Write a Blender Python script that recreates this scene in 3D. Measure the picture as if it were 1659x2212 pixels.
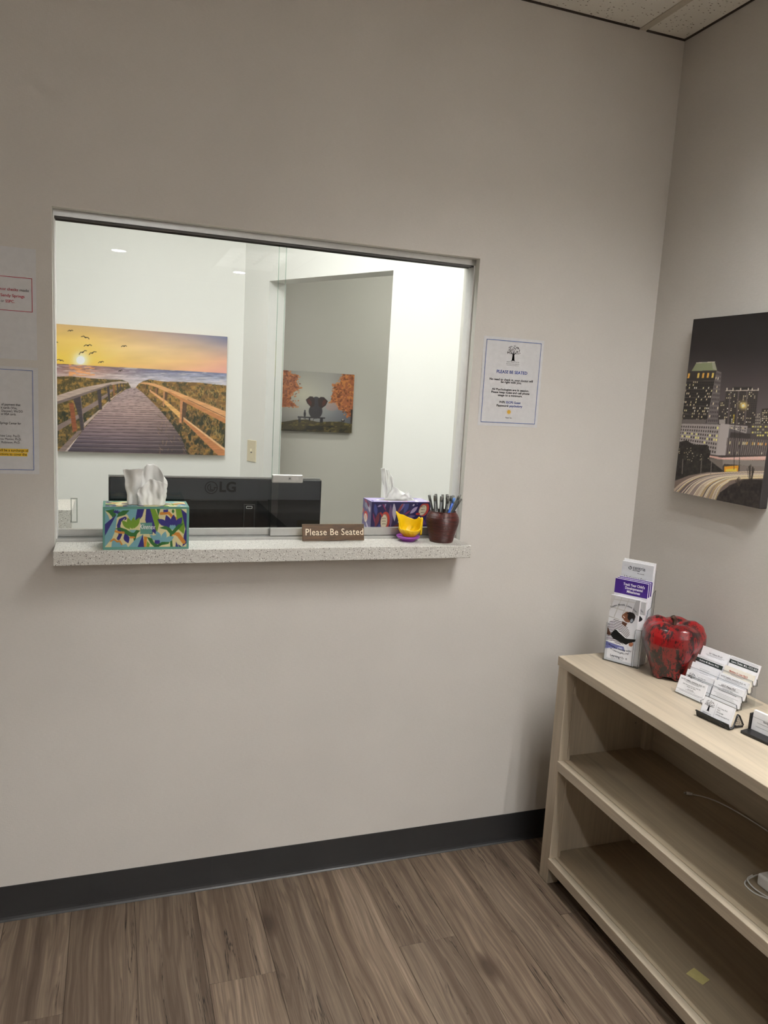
import bpy, bmesh, math, random
import numpy as np
from mathutils import Vector, Matrix

random.seed(7)
for _o in list(bpy.data.objects):
    bpy.data.objects.remove(_o)
SC = bpy.context.scene
COL = SC.collection

# ------------------------------------------------------------------ camera, world, exposure
CAM_POS = Vector((0.0187, -2.2332, 1.5673))
YAW, PITCH, ROLL, FPX = 0.3430, -0.1547, 0.0567, 1660.83
fw = Vector((math.sin(YAW)*math.cos(PITCH), math.cos(YAW)*math.cos(PITCH), math.sin(PITCH)))
rt = Vector((math.cos(YAW), -math.sin(YAW), 0))
up = rt.cross(fw)
r2 = rt*math.cos(ROLL) + up*math.sin(ROLL)
u2 = up*math.cos(ROLL) - rt*math.sin(ROLL)
cam_d = bpy.data.cameras.new('camera')
cam_d.sensor_fit = 'HORIZONTAL'
cam_d.sensor_width = 36.0
cam_d.lens = FPX/1659*36.0
cam_d.clip_start = 0.01
cam = bpy.data.objects.new('camera', cam_d)
COL.objects.link(cam)
M = Matrix.Identity(4)
for i in range(3):
    M[i][0] = r2[i]; M[i][1] = u2[i]; M[i][2] = -fw[i]; M[i][3] = CAM_POS[i]
cam.matrix_world = M
SC.camera = cam

world = bpy.data.worlds.new('world'); SC.world = world
world.use_nodes = True
world.node_tree.nodes['Background'].inputs[0].default_value = (0.9, 0.92, 1, 1)
world.node_tree.nodes['Background'].inputs[1].default_value = 0.005

SC.view_settings.view_transform = 'Standard'
SC.view_settings.look = 'None'
SC.view_settings.gamma = 1
SC.view_settings.use_curve_mapping = False
SC.view_settings.exposure = 0.0
SC.cycles.transparent_max_bounces = 32

# strengths of the lamps that are built further down
CAN_L = 385.0        # round downlights
TUBE_L = 262.0         # tubes of the louvred troffer in the waiting room
TUBE_FAR_L = 420.0    # tubes of the fixture farther back
OFFICE_L = 15.0       # flat troffer in the office
HALL_FILL_L = 85.0          # added fill light that brightens the hall
WARM = (1.0, 1.0, 0.985)

# ------------------------------------------------------------------ dimensions
W, H, SH = 1.7507, 2.7388, 0.7648      # right wall, ceiling, bookcase top
BX = W - 0.3832                        # bookcase front
X0, X1, ZT = -0.131, 1.083, 1.9888     # window opening
ST, SB = 1.107, 1.0675                 # window sill slab
WT = 0.11                              # wall thickness
YB, YE = 2.312, 3.0                    # office back wall, hall wall
LX, FY = -3.6, -7.3                    # left and front walls of the waiting room

# ------------------------------------------------------------------ helpers
def lin(c):
    return tuple(((x/255)/12.92 if x/255 <= .04045 else ((x/255+.055)/1.055)**2.4) for x in c)

def link(o, parent=None):
    COL.objects.link(o)
    if parent is not None:
        o.parent = parent
    return o

def mesh(name, verts, faces, mat=None, parent=None, smooth=False, mats=None, mi=None):
    me = bpy.data.meshes.new(name)
    me.from_pydata([tuple(v) for v in verts], [], faces)
    for m_ in (mats if mats else ([mat] if mat else [])):
        me.materials.append(m_)
    if mi is not None:
        me.polygons.foreach_set('material_index', mi)
    if smooth:
        me.polygons.foreach_set('use_smooth', [True]*len(me.polygons))
    me.update()
    return link(bpy.data.objects.new(name, me), parent)

def fromb(name, bm, mat, parent=None, smooth=False):
    bmesh.ops.recalc_face_normals(bm, faces=bm.faces[:])
    me = bpy.data.meshes.new(name)
    bm.to_mesh(me); bm.free()
    if mat: me.materials.append(mat)
    if smooth:
        me.polygons.foreach_set('use_smooth', [True]*len(me.polygons))
    return link(bpy.data.objects.new(name, me), parent)

def addbox(bm, a, b, bev=0, seg=1):
    vs = [bm.verts.new((x, y, z)) for x in (a[0], b[0]) for y in (a[1], b[1]) for z in (a[2], b[2])]
    fs = [(0,1,3,2), (4,6,7,5), (0,4,5,1), (2,3,7,6), (0,2,6,4), (1,5,7,3)]
    fa = [bm.faces.new([vs[i] for i in f]) for f in fs]
    if bev:
        ed = list({e for f in fa for e in f.edges})
        bmesh.ops.bevel(bm, geom=ed, offset=bev, segments=seg, affect='EDGES', profile=.5)

def box(name, a, b, mat, parent=None, bev=0, seg=1):
    bm = bmesh.new(); addbox(bm, a, b, bev, seg)
    return fromb(name, bm, mat, parent)

def boxes(name, lst, mat, parent=None, bev=0):
    bm = bmesh.new()
    for a, b in lst: addbox(bm, a, b, bev)
    return fromb(name, bm, mat, parent)

def prism(name, pts, axis, a, b, mat, parent=None, bev=0):
    """extrude a 2D outline along an axis; pts in the two other axes in x,y,z order"""
    def p3(p, t):
        q = list(p); q.insert(axis, t); return q
    n = len(pts)
    bm = bmesh.new()
    v0 = [bm.verts.new(p3(p, a)) for p in pts]; v1 = [bm.verts.new(p3(p, b)) for p in pts]
    bm.faces.new(v0); bm.faces.new(v1[::-1])
    for i in range(n):
        bm.faces.new((v0[i], v1[i], v1[(i+1) % n], v0[(i+1) % n]))
    if bev:
        bmesh.ops.bevel(bm, geom=bm.edges[:], offset=bev, segments=1, affect='EDGES', profile=.5)
    return fromb(name, bm, mat, parent)

def lathe(name, prof, mat, parent=None, seg=40, loc=(0,0,0), smooth=True):
    v = []; f = []
    for r, z in prof:
        for k in range(seg):
            a = 2*math.pi*k/seg
            v.append((loc[0]+r*math.cos(a), loc[1]+r*math.sin(a), loc[2]+z))
    n = len(prof)
    for i in range(n-1):
        for k in range(seg):
            f.append((i*seg+k, i*seg+(k+1) % seg, (i+1)*seg+(k+1) % seg, (i+1)*seg+k))
    f.append(tuple(range(seg))[::-1]); f.append(tuple((n-1)*seg+k for k in range(seg)))
    return mesh(name, v, f, mat, parent, smooth)

def catmull(p, n=8):
    p = [Vector(q) for q in p]; out = []
    q = [p[0]*2-p[1]] + p + [p[-1]*2-p[-2]]
    for i in range(1, len(q)-2):
        for k in range(n):
            t = k/n
            out.append(.5*((2*q[i]) + (q[i+1]-q[i-1])*t + (2*q[i-1]-5*q[i]+4*q[i+1]-q[i+2])*t*t + (3*q[i]-q[i-1]-3*q[i+1]+q[i+2])*t**3))
    out.append(p[-1])
    return out

def tube(name, pts, r, mat, parent=None, seg=8, curve=True, n=8):
    P = catmull(pts, n) if curve else [Vector(q) for q in pts]
    v = []; f = []
    ref = Vector((0.13, 0.21, 0.97))
    for i, p in enumerate(P):
        t = (P[min(i+1, len(P)-1)] - P[max(i-1, 0)]).normalized()
        a = t.cross(ref)
        if a.length < .05: a = t.cross(Vector((1, 0, 0)))
        a.normalize(); b = t.cross(a)
        rr = r[i*len(r)//len(P)] if isinstance(r, (list, tuple)) else r
        for k in range(seg):
            an = 2*math.pi*k/seg
            v.append(p + a*rr*math.cos(an) + b*rr*math.sin(an))
    for i in range(len(P)-1):
        for k in range(seg):
            f.append((i*seg+k, i*seg+(k+1) % seg, (i+1)*seg+(k+1) % seg, (i+1)*seg+k))
    f.append(tuple(range(seg))[::-1]); f.append(tuple((len(P)-1)*seg+k for k in range(seg)))
    return mesh(name, v, f, mat, parent, True)

def thing(name, label, cat, loc=(0, 0, 0), rot=(0, 0, 0), group=None):
    o = bpy.data.objects.new(name, None)
    o.empty_display_size = .02
    COL.objects.link(o)
    o.location = loc; o.rotation_euler = rot
    o['label'] = label; o['category'] = cat
    if group: o['group'] = group
    return o

def tag(o, label, cat, group=None):
    o['label'] = label; o['category'] = cat
    if group: o['group'] = group
    return o

def struct(o, label=None, cat=None):
    o['kind'] = 'structure'
    if label: o['label'] = label
    if cat: o['category'] = cat
    return o

def sroot(name, label, cat, loc=(0, 0, 0), rot=(0, 0, 0)):
    o = thing(name, label, cat, loc, rot); o['kind'] = 'structure'; return o

def text(body, size, mat, parent, x, z, y=-0.0004, align='CENTER', bold=0.0, shear=0.0, sx=1.0, rotl=0.0, name='lettering', width=None, space=1.0, line=1.0):
    """flat lettering in the parent's local XZ plane, facing local -Y"""
    cu = bpy.data.curves.new('t', 'FONT')
    cu.body = body; cu.size = size; cu.align_x = align; cu.align_y = 'CENTER'
    cu.offset = bold*size; cu.shear = shear; cu.resolution_u = 3; cu.space_character = space; cu.space_line = line
    to = bpy.data.objects.new('t', cu)
    me = bpy.data.meshes.new_from_object(to)
    bpy.data.objects.remove(to); bpy.data.curves.remove(cu)
    n = len(me.vertices)
    co = np.zeros(n*3); me.vertices.foreach_get('co', co); co = co.reshape(-1, 3)
    if width and n:
        sx = width/max(1e-6, co[:, 0].max()-co[:, 0].min())
    px = co[:, 0]*sx; pz = co[:, 1].copy()
    c, s = math.cos(rotl), math.sin(rotl)
    out = np.stack([x+c*px-s*pz, np.full(n, y), z+s*px+c*pz], 1)
    me.vertices.foreach_set('co', out.ravel())
    me.materials.clear(); me.materials.append(mat)
    me.update()
    me.name = name
    return link(bpy.data.objects.new(name, me), parent)

def arc_text(body, size, mat, parent, pts, bold=0.0, y=-0.0004, name='lettering'):
    """lettering along a polyline in the parent's XZ plane, joined into one mesh"""
    P = catmull([(a, 0, b) for a, b in pts], 10)
    L = [0]
    for i in range(1, len(P)): L.append(L[-1]+(P[i]-P[i-1]).length)
    wd = [.5 if c in "iljt.,!'I" else (.62 if c in 'rf ' else (1.5 if c in 'mwMW' else 1.0)) for c in body]
    tot = sum(wd); run = 0; V = []; F = []
    for k, ch in enumerate(body):
        d = L[-1]*(run+wd[k]/2)/tot; run += wd[k]
        if ch == ' ': continue
        i = max(1, min(len(P)-1, next((j for j in range(len(L)) if L[j] >= d), len(P)-1)))
        t = (P[i]-P[i-1]).normalized(); q = P[i-1]+t*(d-L[i-1])
        o = text(ch, size, mat, None, q.x, q.z, y, bold=bold, rotl=math.atan2(t.z, t.x))
        b = len(V)
        V += [tuple(v.co) for v in o.data.vertices]; F += [tuple(b+i for i in p.vertices) for p in o.data.polygons]
        bpy.data.objects.remove(o)
    return mesh(name, V, F, mat, parent)

def rect_outline(name, x0, x1, z0, z1, t, mat, parent, y=-0.0004):
    v = []; f = []
    for a, b, c, d in ((x0, x1, z0, z0+t), (x0, x1, z1-t, z1), (x0, x0+t, z0+t, z1-t), (x1-t, x1, z0+t, z1-t)):
        n = len(v); v += [(a, y, c), (b, y, c), (b, y, d), (a, y, d)]; f.append((n, n+1, n+2, n+3))
    return mesh(name, v, f, mat, parent)

def bars(name, lst, mat, parent, y=-0.0004):
    v = []; f = []
    for a, b, c, d in lst:
        n = len(v); v += [(a, y, c), (b, y, c), (b, y, d), (a, y, d)]; f.append((n, n+1, n+2, n+3))
    return mesh(name, v, f, mat, parent)

# ------------------------------------------------------------------ materials
def nodemat(name):
    m = bpy.data.materials.new(name); m.use_nodes = True
    nt = m.node_tree
    return m, nt, nt.nodes['Principled BSDF']

def N(nt, t, **kw):
    n = nt.nodes.new('ShaderNode'+t)
    for k, v in kw.items():
        if k.startswith('i_'):
            key = k[2:]
            n.inputs[int(key) if key.isdigit() else key.replace('_', ' ')].default_value = v
        else:
            setattr(n, k, v)
    return n

def ramp(nt, stops, fac):
    r = nt.nodes.new('ShaderNodeValToRGB')
    el = r.color_ramp.elements
    while len(el) < len(stops): el.new(.5)
    for e, (p, c) in zip(el, stops):
        e.position = p; e.color = (*c, 1) if len(c) == 3 else c
    nt.links.new(fac, r.inputs[0])
    return r

def coords(nt, scale, kind='Object', rnd=False):
    tc = N(nt, 'TexCoord'); mp = N(nt, 'Mapping')
    mp.inputs['Scale'].default_value = scale
    src = tc.outputs[kind]
    if rnd:
        oi = N(nt, 'ObjectInfo'); vm = N(nt, 'VectorMath', operation='SCALE')
        vm.inputs[0].default_value = (37.1, 91.7, 13.3)
        nt.links.new(oi.outputs['Random'], vm.inputs['Scale'])
        ad = N(nt, 'VectorMath', operation='ADD')
        nt.links.new(src, ad.inputs[0]); nt.links.new(vm.outputs[0], ad.inputs[1]); src = ad.outputs[0]
    nt.links.new(src, mp.inputs[0])
    return mp.outputs[0]

def noise(nt, vec, scale=1, detail=4, rough=.55, dist=0):
    n = N(nt, 'TexNoise')
    n.inputs['Scale'].default_value = scale; n.inputs['Detail'].default_value = detail
    n.inputs['Roughness'].default_value = rough; n.inputs['Distortion'].default_value = dist
    nt.links.new(vec, n.inputs['Vector'])
    return n.outputs['Fac']

def bump(nt, bs, h, strength, dist=.001):
    b = N(nt, 'Bump'); b.inputs['Strength'].default_value = strength; b.inputs['Distance'].default_value = dist
    nt.links.new(h, b.inputs['Height']); nt.links.new(b.outputs[0], bs.inputs['Normal'])

def mixc(nt, fac, a, b, mode='MIX'):
    m = N(nt, 'Mix', data_type='RGBA', blend_type=mode)
    for s, k in ((fac, 0), (a, 6), (b, 7)):
        if hasattr(s, 'links'): nt.links.new(s, m.inputs[k])
        elif k == 0: m.inputs[k].default_value = s
        else: m.inputs[k].default_value = (*s, 1)
    return m.outputs[2]

CACHE = {}
def plain(name, rgb, rough=.5, metal=0, spec=.5, emit=None):
    """rgb is sRGB 0-255 albedo; a faint noise keeps it procedural"""
    if name in CACHE: return CACHE[name]
    m, nt, b = nodemat(name)
    c = lin(rgb)
    nz = noise(nt, coords(nt, (1, 1, 1)), 60, 3)
    r = ramp(nt, [(.3, tuple(x*.96 for x in c)), (.7, tuple(min(1, x*1.03) for x in c))], nz)
    nt.links.new(r.outputs[0], b.inputs['Base Color'])
    b.inputs['Roughness'].default_value = rough; b.inputs['Metallic'].default_value = metal
    b.inputs['Specular IOR Level'].default_value = spec
    CACHE[name] = m
    return m

def emitter(name, col, s):
    m = bpy.data.materials.new(name); m.use_nodes = True; nt = m.node_tree
    nt.nodes.remove(nt.nodes['Principled BSDF'])
    e = N(nt, 'Emission'); e.inputs[0].default_value = (*col, 1); e.inputs[1].default_value = s
    nt.links.new(e.outputs[0], nt.nodes['Material Output'].inputs[0])
    return m

def clear(name, tint=(1, 1, 1), rough=0.0, ior=1.5, scale=1.0):
    m = bpy.data.materials.new(name); m.use_nodes = True; nt = m.node_tree
    nt.nodes.remove(nt.nodes['Principled BSDF'])
    t = N(nt, 'BsdfTransparent'); t.inputs[0].default_value = (*tint, 1)
    g = N(nt, 'BsdfGlossy'); g.inputs['Roughness'].default_value = rough
    f = N(nt, 'Fresnel'); f.inputs[0].default_value = ior
    mu = N(nt, 'Math', operation='MULTIPLY'); mu.inputs[1].default_value = scale
    ge = N(nt, 'NewGeometry'); sb = N(nt, 'Math', operation='SUBTRACT'); sb.inputs[0].default_value = 1
    nt.links.new(ge.outputs['Backfacing'], sb.inputs[1])
    m3 = N(nt, 'Math', operation='MULTIPLY'); nt.links.new(f.outputs[0], m3.inputs[0]); nt.links.new(sb.outputs[0], m3.inputs[1])
    nt.links.new(m3.outputs[0], mu.inputs[0])
    x = N(nt, 'MixShader')
    nt.links.new(mu.outputs[0], x.inputs[0]); nt.links.new(t.outputs[0], x.inputs[1]); nt.links.new(g.outputs[0], x.inputs[2])
    nt.links.new(x.outputs[0], nt.nodes['Material Output'].inputs[0])
    return m

def wallcover(name, rgb, amt=.25):
    m, nt, b = nodemat(name)
    v = coords(nt, (1, 1, 1))
    a = noise(nt, coords(nt, (90, 90, 620)), 1, 3, .6)
    a2 = noise(nt, coords(nt, (420, 420, 120)), 1, 2, .6)
    big = noise(nt, v, 2.0, 3)
    c = lin(rgb)
    r = ramp(nt, [(.25, tuple(x*.95 for x in c)), (.75, tuple(x*1.04 for x in c))], big)
    mm = mixc(nt, ramp(nt, [(.35, (0, 0, 0)), (.7, (.16,)*3)], a).outputs[0], r.outputs[0], tuple(x*.72 for x in c))
    nt.links.new(mm, b.inputs['Base Color'])
    ad = N(nt, 'Math', operation='ADD'); nt.links.new(a, ad.inputs[0])
    m2 = N(nt, 'Math', operation='MULTIPLY'); m2.inputs[1].default_value = .5; nt.links.new(a2, m2.inputs[0]); nt.links.new(m2.outputs[0], ad.inputs[1])
    bump(nt, b, ad.outputs[0], amt, .0016)
    b.inputs['Roughness'].default_value = .75; b.inputs['Specular IOR Level'].default_value = .25
    return m

def paint(name, rgb):
    m, nt, b = nodemat(name)
    c = lin(rgb)
    nz = noise(nt, coords(nt, (1, 1, 1)), 3, 3)
    r = ramp(nt, [(.3, tuple(x*.98 for x in c)), (.7, c)], nz)
    nt.links.new(r.outputs[0], b.inputs['Base Color'])
    bump(nt, b, noise(nt, coords(nt, (1, 1, 1)), 350, 2), .08, .0008)
    b.inputs['Roughness'].default_value = .7; b.inputs['Specular IOR Level'].default_value = .3
    return m

def floorwood():
    m, nt, b = nodemat('vinyl_plank')
    v = coords(nt, (1, 1, 1), rnd=True)
    def sc(s, src):
        mp = N(nt, 'Mapping'); mp.inputs['Scale'].default_value = s; nt.links.new(src, mp.inputs[0]); return mp.outputs[0]
    warp = noise(nt, sc((5, 1.6, 1), v), 1, 2, .5)
    wv = N(nt, 'VectorMath', operation='SCALE'); wv.inputs[0].default_value = (.055, 0, 0); nt.links.new(warp, wv.inputs['Scale'])
    ad = N(nt, 'VectorMath', operation='ADD'); nt.links.new(v, ad.inputs[0]); nt.links.new(wv.outputs[0], ad.inputs[1])
    w = ad.outputs[0]
    g1 = noise(nt, sc((34, .9, 1), w), 1, 7, .66, .2)
    g2 = noise(nt, sc((190, 4, 1), w), 1, 4, .65)
    g3 = noise(nt, sc((26, 1.0, 1), w), 1, 5, .62, .5)
    base = ramp(nt, [(.26, lin((74, 60, 49))), (.42, lin((110, 94, 79))), (.55, lin((138, 121, 104))), (.74, lin((168, 150, 131)))], g1).outputs[0]
    rg = noise(nt, sc((10, .5, 1), w), 1, 3, .5, .2)
    rm = N(nt, 'Math', operation='MULTIPLY'); rm.inputs[1].default_value = 95; nt.links.new(rg, rm.inputs[0])
    rs = N(nt, 'Math', operation='SINE'); nt.links.new(rm.outputs[0], rs.inputs[0])
    rings = mixc(nt, ramp(nt, [(.45, (0, 0, 0)), (.95, (.38,)*3)], rs.outputs[0]).outputs[0], base, lin((84, 70, 58)))
    fine = mixc(nt, ramp(nt, [(.38, (.5,)*3), (.6, (0, 0, 0))], g2).outputs[0], rings, lin((88, 74, 62)))
    ds = N(nt, 'Math', operation='SUBTRACT'); ds.inputs[1].default_value = .5; nt.links.new(g3, ds.inputs[0])
    da = N(nt, 'Math', operation='ABSOLUTE'); nt.links.new(ds.outputs[0], da.inputs[0])
    thin = ramp(nt, [(.003, (1, 1, 1)), (.012, (0, 0, 0))], da.outputs[0]).outputs[0]
    gate = ramp(nt, [(.47, (0, 0, 0)), (.58, (1, 1, 1))], noise(nt, sc((12, 1.6, 1), v), 1, 3, .5)).outputs[0]
    crk = mixc(nt, 1.0, thin, gate, 'MULTIPLY')
    crack = mixc(nt, crk, fine, lin((40, 31, 25)))
    kn = N(nt, 'TexVoronoi'); kn.inputs['Scale'].default_value = 1; nt.links.new(sc((5.2, 2.2, 1), w), kn.inputs['Vector'])
    knot = mixc(nt, ramp(nt, [(.05, (.8,)*3), (.16, (0, 0, 0))], kn.outputs['Distance']).outputs[0], crack, lin((62, 48, 38)))
    oi = N(nt, 'ObjectInfo')
    tone = ramp(nt, [(0, (.70, .70, .70)), (1, (.94, .93, .92))], oi.outputs['Random']).outputs[0]
    nt.links.new(mixc(nt, 1.0, knot, tone, 'MULTIPLY'), b.inputs['Base Color'])
    bump(nt, b, g2, .12, .0006)
    b.inputs['Roughness'].default_value = .5; b.inputs['Specular IOR Level'].default_value = .35
    return m

def palewood(name, rgb, axis):
    m, nt, b = nodemat(name)
    s1 = [16, 16, 16]; s1[axis] = 1.4
    s2 = [120, 120, 120]; s2[axis] = 3
    g1 = noise(nt, coords(nt, s1, rnd=True), 1, 4, .55, .7)
    g2 = noise(nt, coords(nt, s2, rnd=True), 1, 3, .6)
    c = lin(rgb)
    r = ramp(nt, [(.3, tuple(x*.80 for x in c)), (.5, c), (.75, tuple(min(1, x*1.12) for x in c))], g1).outputs[0]
    f = mixc(nt, ramp(nt, [(.4, (.32,)*3), (.6, (0, 0, 0))], g2).outputs[0], r, tuple(x*.70 for x in c))
    nt.links.new(f, b.inputs['Base Color'])
    b.inputs['Roughness'].default_value = .42; b.inputs['Specular IOR Level'].default_value = .4
    bump(nt, b, g2, .05, .0005)
    return m

def quartz():
    m, nt, b = nodemat('speckled_quartz')
    v = coords(nt, (1, 1, 1))
    col = lin((204, 201, 194))
    out = None
    for sc, th, dark, cut in ((210, .32, (72, 64, 56), .60), (330, .30, (120, 112, 104), .45), (480, .32, (60, 56, 54), .70), (150, .30, (232, 230, 226), .55)):
        vo = N(nt, 'TexVoronoi'); vo.inputs['Scale'].default_value = sc; nt.links.new(v, vo.inputs['Vector'])
        a = ramp(nt, [(th*.7, (1, 1, 1)), (th, (0, 0, 0))], vo.outputs['Distance']).outputs[0]
        sx = N(nt, 'SeparateColor'); nt.links.new(vo.outputs['Color'], sx.inputs[0])
        g = N(nt, 'Math', operation='GREATER_THAN'); g.inputs[1].default_value = cut; nt.links.new(sx.outputs[0], g.inputs[0])
        mu = N(nt, 'Math', operation='MULTIPLY'); nt.links.new(a, mu.inputs[0]); nt.links.new(g.outputs[0], mu.inputs[1])
        out = mixc(nt, mu.outputs[0], out if out else col, lin(dark))
    nt.links.new(out, b.inputs['Base Color'])
    b.inputs['Roughness'].default_value = .35
    return m

def tilemat():
    m, nt, b = nodemat('fissured_ceiling_tile')
    v = coords(nt, (1, 1, 1), rnd=True)
    vo = N(nt, 'TexVoronoi'); vo.inputs['Scale'].default_value = 1
    mp = N(nt, 'Mapping'); mp.inputs['Scale'].default_value = (75, 130, 75)
    nw = N(nt, 'TexNoise'); nw.inputs['Scale'].default_value = 30; nt.links.new(v, nw.inputs['Vector'])
    vs = N(nt, 'VectorMath', operation='SCALE'); vs.inputs['Scale'].default_value = .02; nt.links.new(nw.outputs['Color'], vs.inputs[0])
    ad = N(nt, 'VectorMath', operation='ADD'); nt.links.new(v, ad.inputs[0]); nt.links.new(vs.outputs[0], ad.inputs[1])
    nt.links.new(ad.outputs[0], mp.inputs[0]); nt.links.new(mp.outputs[0], vo.inputs['Vector'])
    sx = N(nt, 'SeparateColor'); nt.links.new(vo.outputs['Color'], sx.inputs[0])
    g = N(nt, 'Math', operation='GREATER_THAN'); g.inputs[1].default_value = .45; nt.links.new(sx.outputs[0], g.inputs[0])
    a = ramp(nt, [(.16, (1, 1, 1)), (.27, (0, 0, 0))], vo.outputs['Distance']).outputs[0]
    mu = N(nt, 'Math', operation='MULTIPLY'); nt.links.new(a, mu.inputs[0]); nt.links.new(g.outputs[0], mu.inputs[1])
    c = mixc(nt, mu.outputs[0], lin((236, 233, 224)), lin((132, 122, 104)))
    nt.links.new(c, b.inputs['Base Color']); b.inputs['Roughness'].default_value = .9
    inv = N(nt, 'Math', operation='SUBTRACT'); inv.inputs[0].default_value = 1; nt.links.new(mu.outputs[0], inv.inputs[1])
    bump(nt, b, inv.outputs[0], .4, .002)
    return m

def applemat():
    m, nt, b = nodemat('crackled_red_lacquer')
    n1 = noise(nt, coords(nt, (52, 52, 17)), 1, 6, .72, .4)
    n2 = noise(nt, coords(nt, (190, 190, 90)), 1, 4, .65)
    n3 = noise(nt, coords(nt, (6, 6, 5)), 1, 3, .5)
    red = ramp(nt, [(.3, lin((78, 8, 13))), (.55, lin((146, 14, 20))), (.8, lin((176, 24, 25)))], n3).outputs[0]
    ad = N(nt, 'Math', operation='ADD'); nt.links.new(n1, ad.inputs[0])
    mu = N(nt, 'Math', operation='MULTIPLY'); mu.inputs[1].default_value = .35; nt.links.new(n2, mu.inputs[0]); nt.links.new(mu.outputs[0], ad.inputs[1])
    k = ramp(nt, [(.630, (1, 1, 1)), (.690, (0, 0, 0))], ad.outputs[0]).outputs[0]
    nt.links.new(mixc(nt, k, red, lin((24, 12, 11))), b.inputs['Base Color'])
    b.inputs['Roughness'].default_value = .28; b.inputs['Coat Weight'].default_value = .3
    bump(nt, b, ad.outputs[0], .5, .002)
    return m

def vasemat():
    m, nt, b = nodemat('brown_coiled_vase')
    n1 = noise(nt, coords(nt, (20, 20, 160)), 1, 4, .6)
    r = ramp(nt, [(.3, lin((36, 12, 9))), (.6, lin((76, 26, 19)))], n1).outputs[0]
    nt.links.new(r, b.inputs['Base Color'])
    b.inputs['Roughness'].default_value = .35
    bump(nt, b, n1, .3, .001)
    return m

def signwood():
    m, nt, b = nodemat('engraved_walnut_laminate')
    g = noise(nt, coords(nt, (14, 14, 170)), 1, 5, .6, .6)
    r = ramp(nt, [(.3, lin((54, 36, 18))), (.7, lin((96, 68, 38)))], g).outputs[0]
    nt.links.new(r, b.inputs['Base Color']); b.inputs['Roughness'].default_value = .4
    return m

def printmat():
    m, nt, b = nodemat('printed_picture')
    a = N(nt, 'Attribute'); a.attribute_name = 'ink'
    nt.links.new(a.outputs['Color'], b.inputs['Base Color'])
    b.inputs['Roughness'].default_value = .55; b.inputs['Specular IOR Level'].default_value = .3
    return m

M_WALL = wallcover('vinyl_wallcovering', (213, 208, 202))
M_OFF = paint('office_white_paint', (238, 238, 233))
M_HALL = paint('hall_paint', (226, 223, 212))
M_JAMB = paint('window_reveal_paint', (228, 226, 218))
M_FLOOR = floorwood()
M_WOODY = palewood('whitewashed_wood_y', (193, 179, 158), 1)
M_WOODZ = palewood('whitewashed_wood_z', (193, 179, 158), 2)
M_WOODX = palewood('whitewashed_wood_x', (190, 177, 157), 0)
M_SHELF_SHADED = palewood('shelf_board_shaded', (176, 161, 138), 1)  # separate shelf boards, their wood darkened to deepen the shade inside
M_QUARTZ = quartz()
M_TILE = tilemat()
M_TEE = plain('ceiling_grid_paint', (200, 192, 176), .6)
M_GAP = plain('dark_shadow_gap', (60, 52, 44), .8)
M_BASE = plain('black_vinyl_base', (42, 42, 43), .42)
M_ALU = plain('brushed_aluminium', (188, 188, 186), .38, .75)
M_ALUD = plain('track_shadow_dark', (70, 68, 66), .5, .5)
M_GLASS = clear('window_glass', (.985, .992, .986), 0, 1.5, 1.0)
M_GEDGE = clear('glass_edge', (.76, .85, .81), .05, 1.5, 1.0)
M_ACR = clear('clear_acrylic', (.94, .95, .955), .02, 1.45, 1.0)
M_ACRE = clear('acrylic_edge', (.42, .43, .45), .1, 1.5, 1.2)
M_PRINT = printmat()
M_PAPER = plain('white_paper', (213, 212, 213), .7, spec=.3)
M_CARD = plain('white_card_stock', (238, 237, 240), .6, spec=.3)
M_INK = plain('black_ink', (22, 22, 26), .6, spec=.2)
M_GREYINK = plain('grey_ink', (112, 112, 116), .6, spec=.2)
M_BLUE = plain('blue_ink', (40, 62, 132), .6, spec=.2)
M_BORDER = plain('blue_border_ink', (84, 110, 168), .6, spec=.2)
M_RED = plain('red_ink', (176, 38, 62), .6, spec=.2)
M_YEL = plain('yellow_highlighter', (236, 196, 62), .6, spec=.2)
M_WHITE = plain('white_plastic', (228, 226, 224), .35)
M_TISSUE = plain('tissue_paper', (246, 246, 243), .9, spec=.1)
M_BLACK = plain('matte_black_metal', (20, 20, 21), .42)
M_GLOSSB = plain('glossy_black_plastic', (13, 14, 16), .14, spec=.18)
M_GLOSSB2 = plain('satin_black_plastic', (46, 49, 53), .35, spec=.2)

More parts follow.
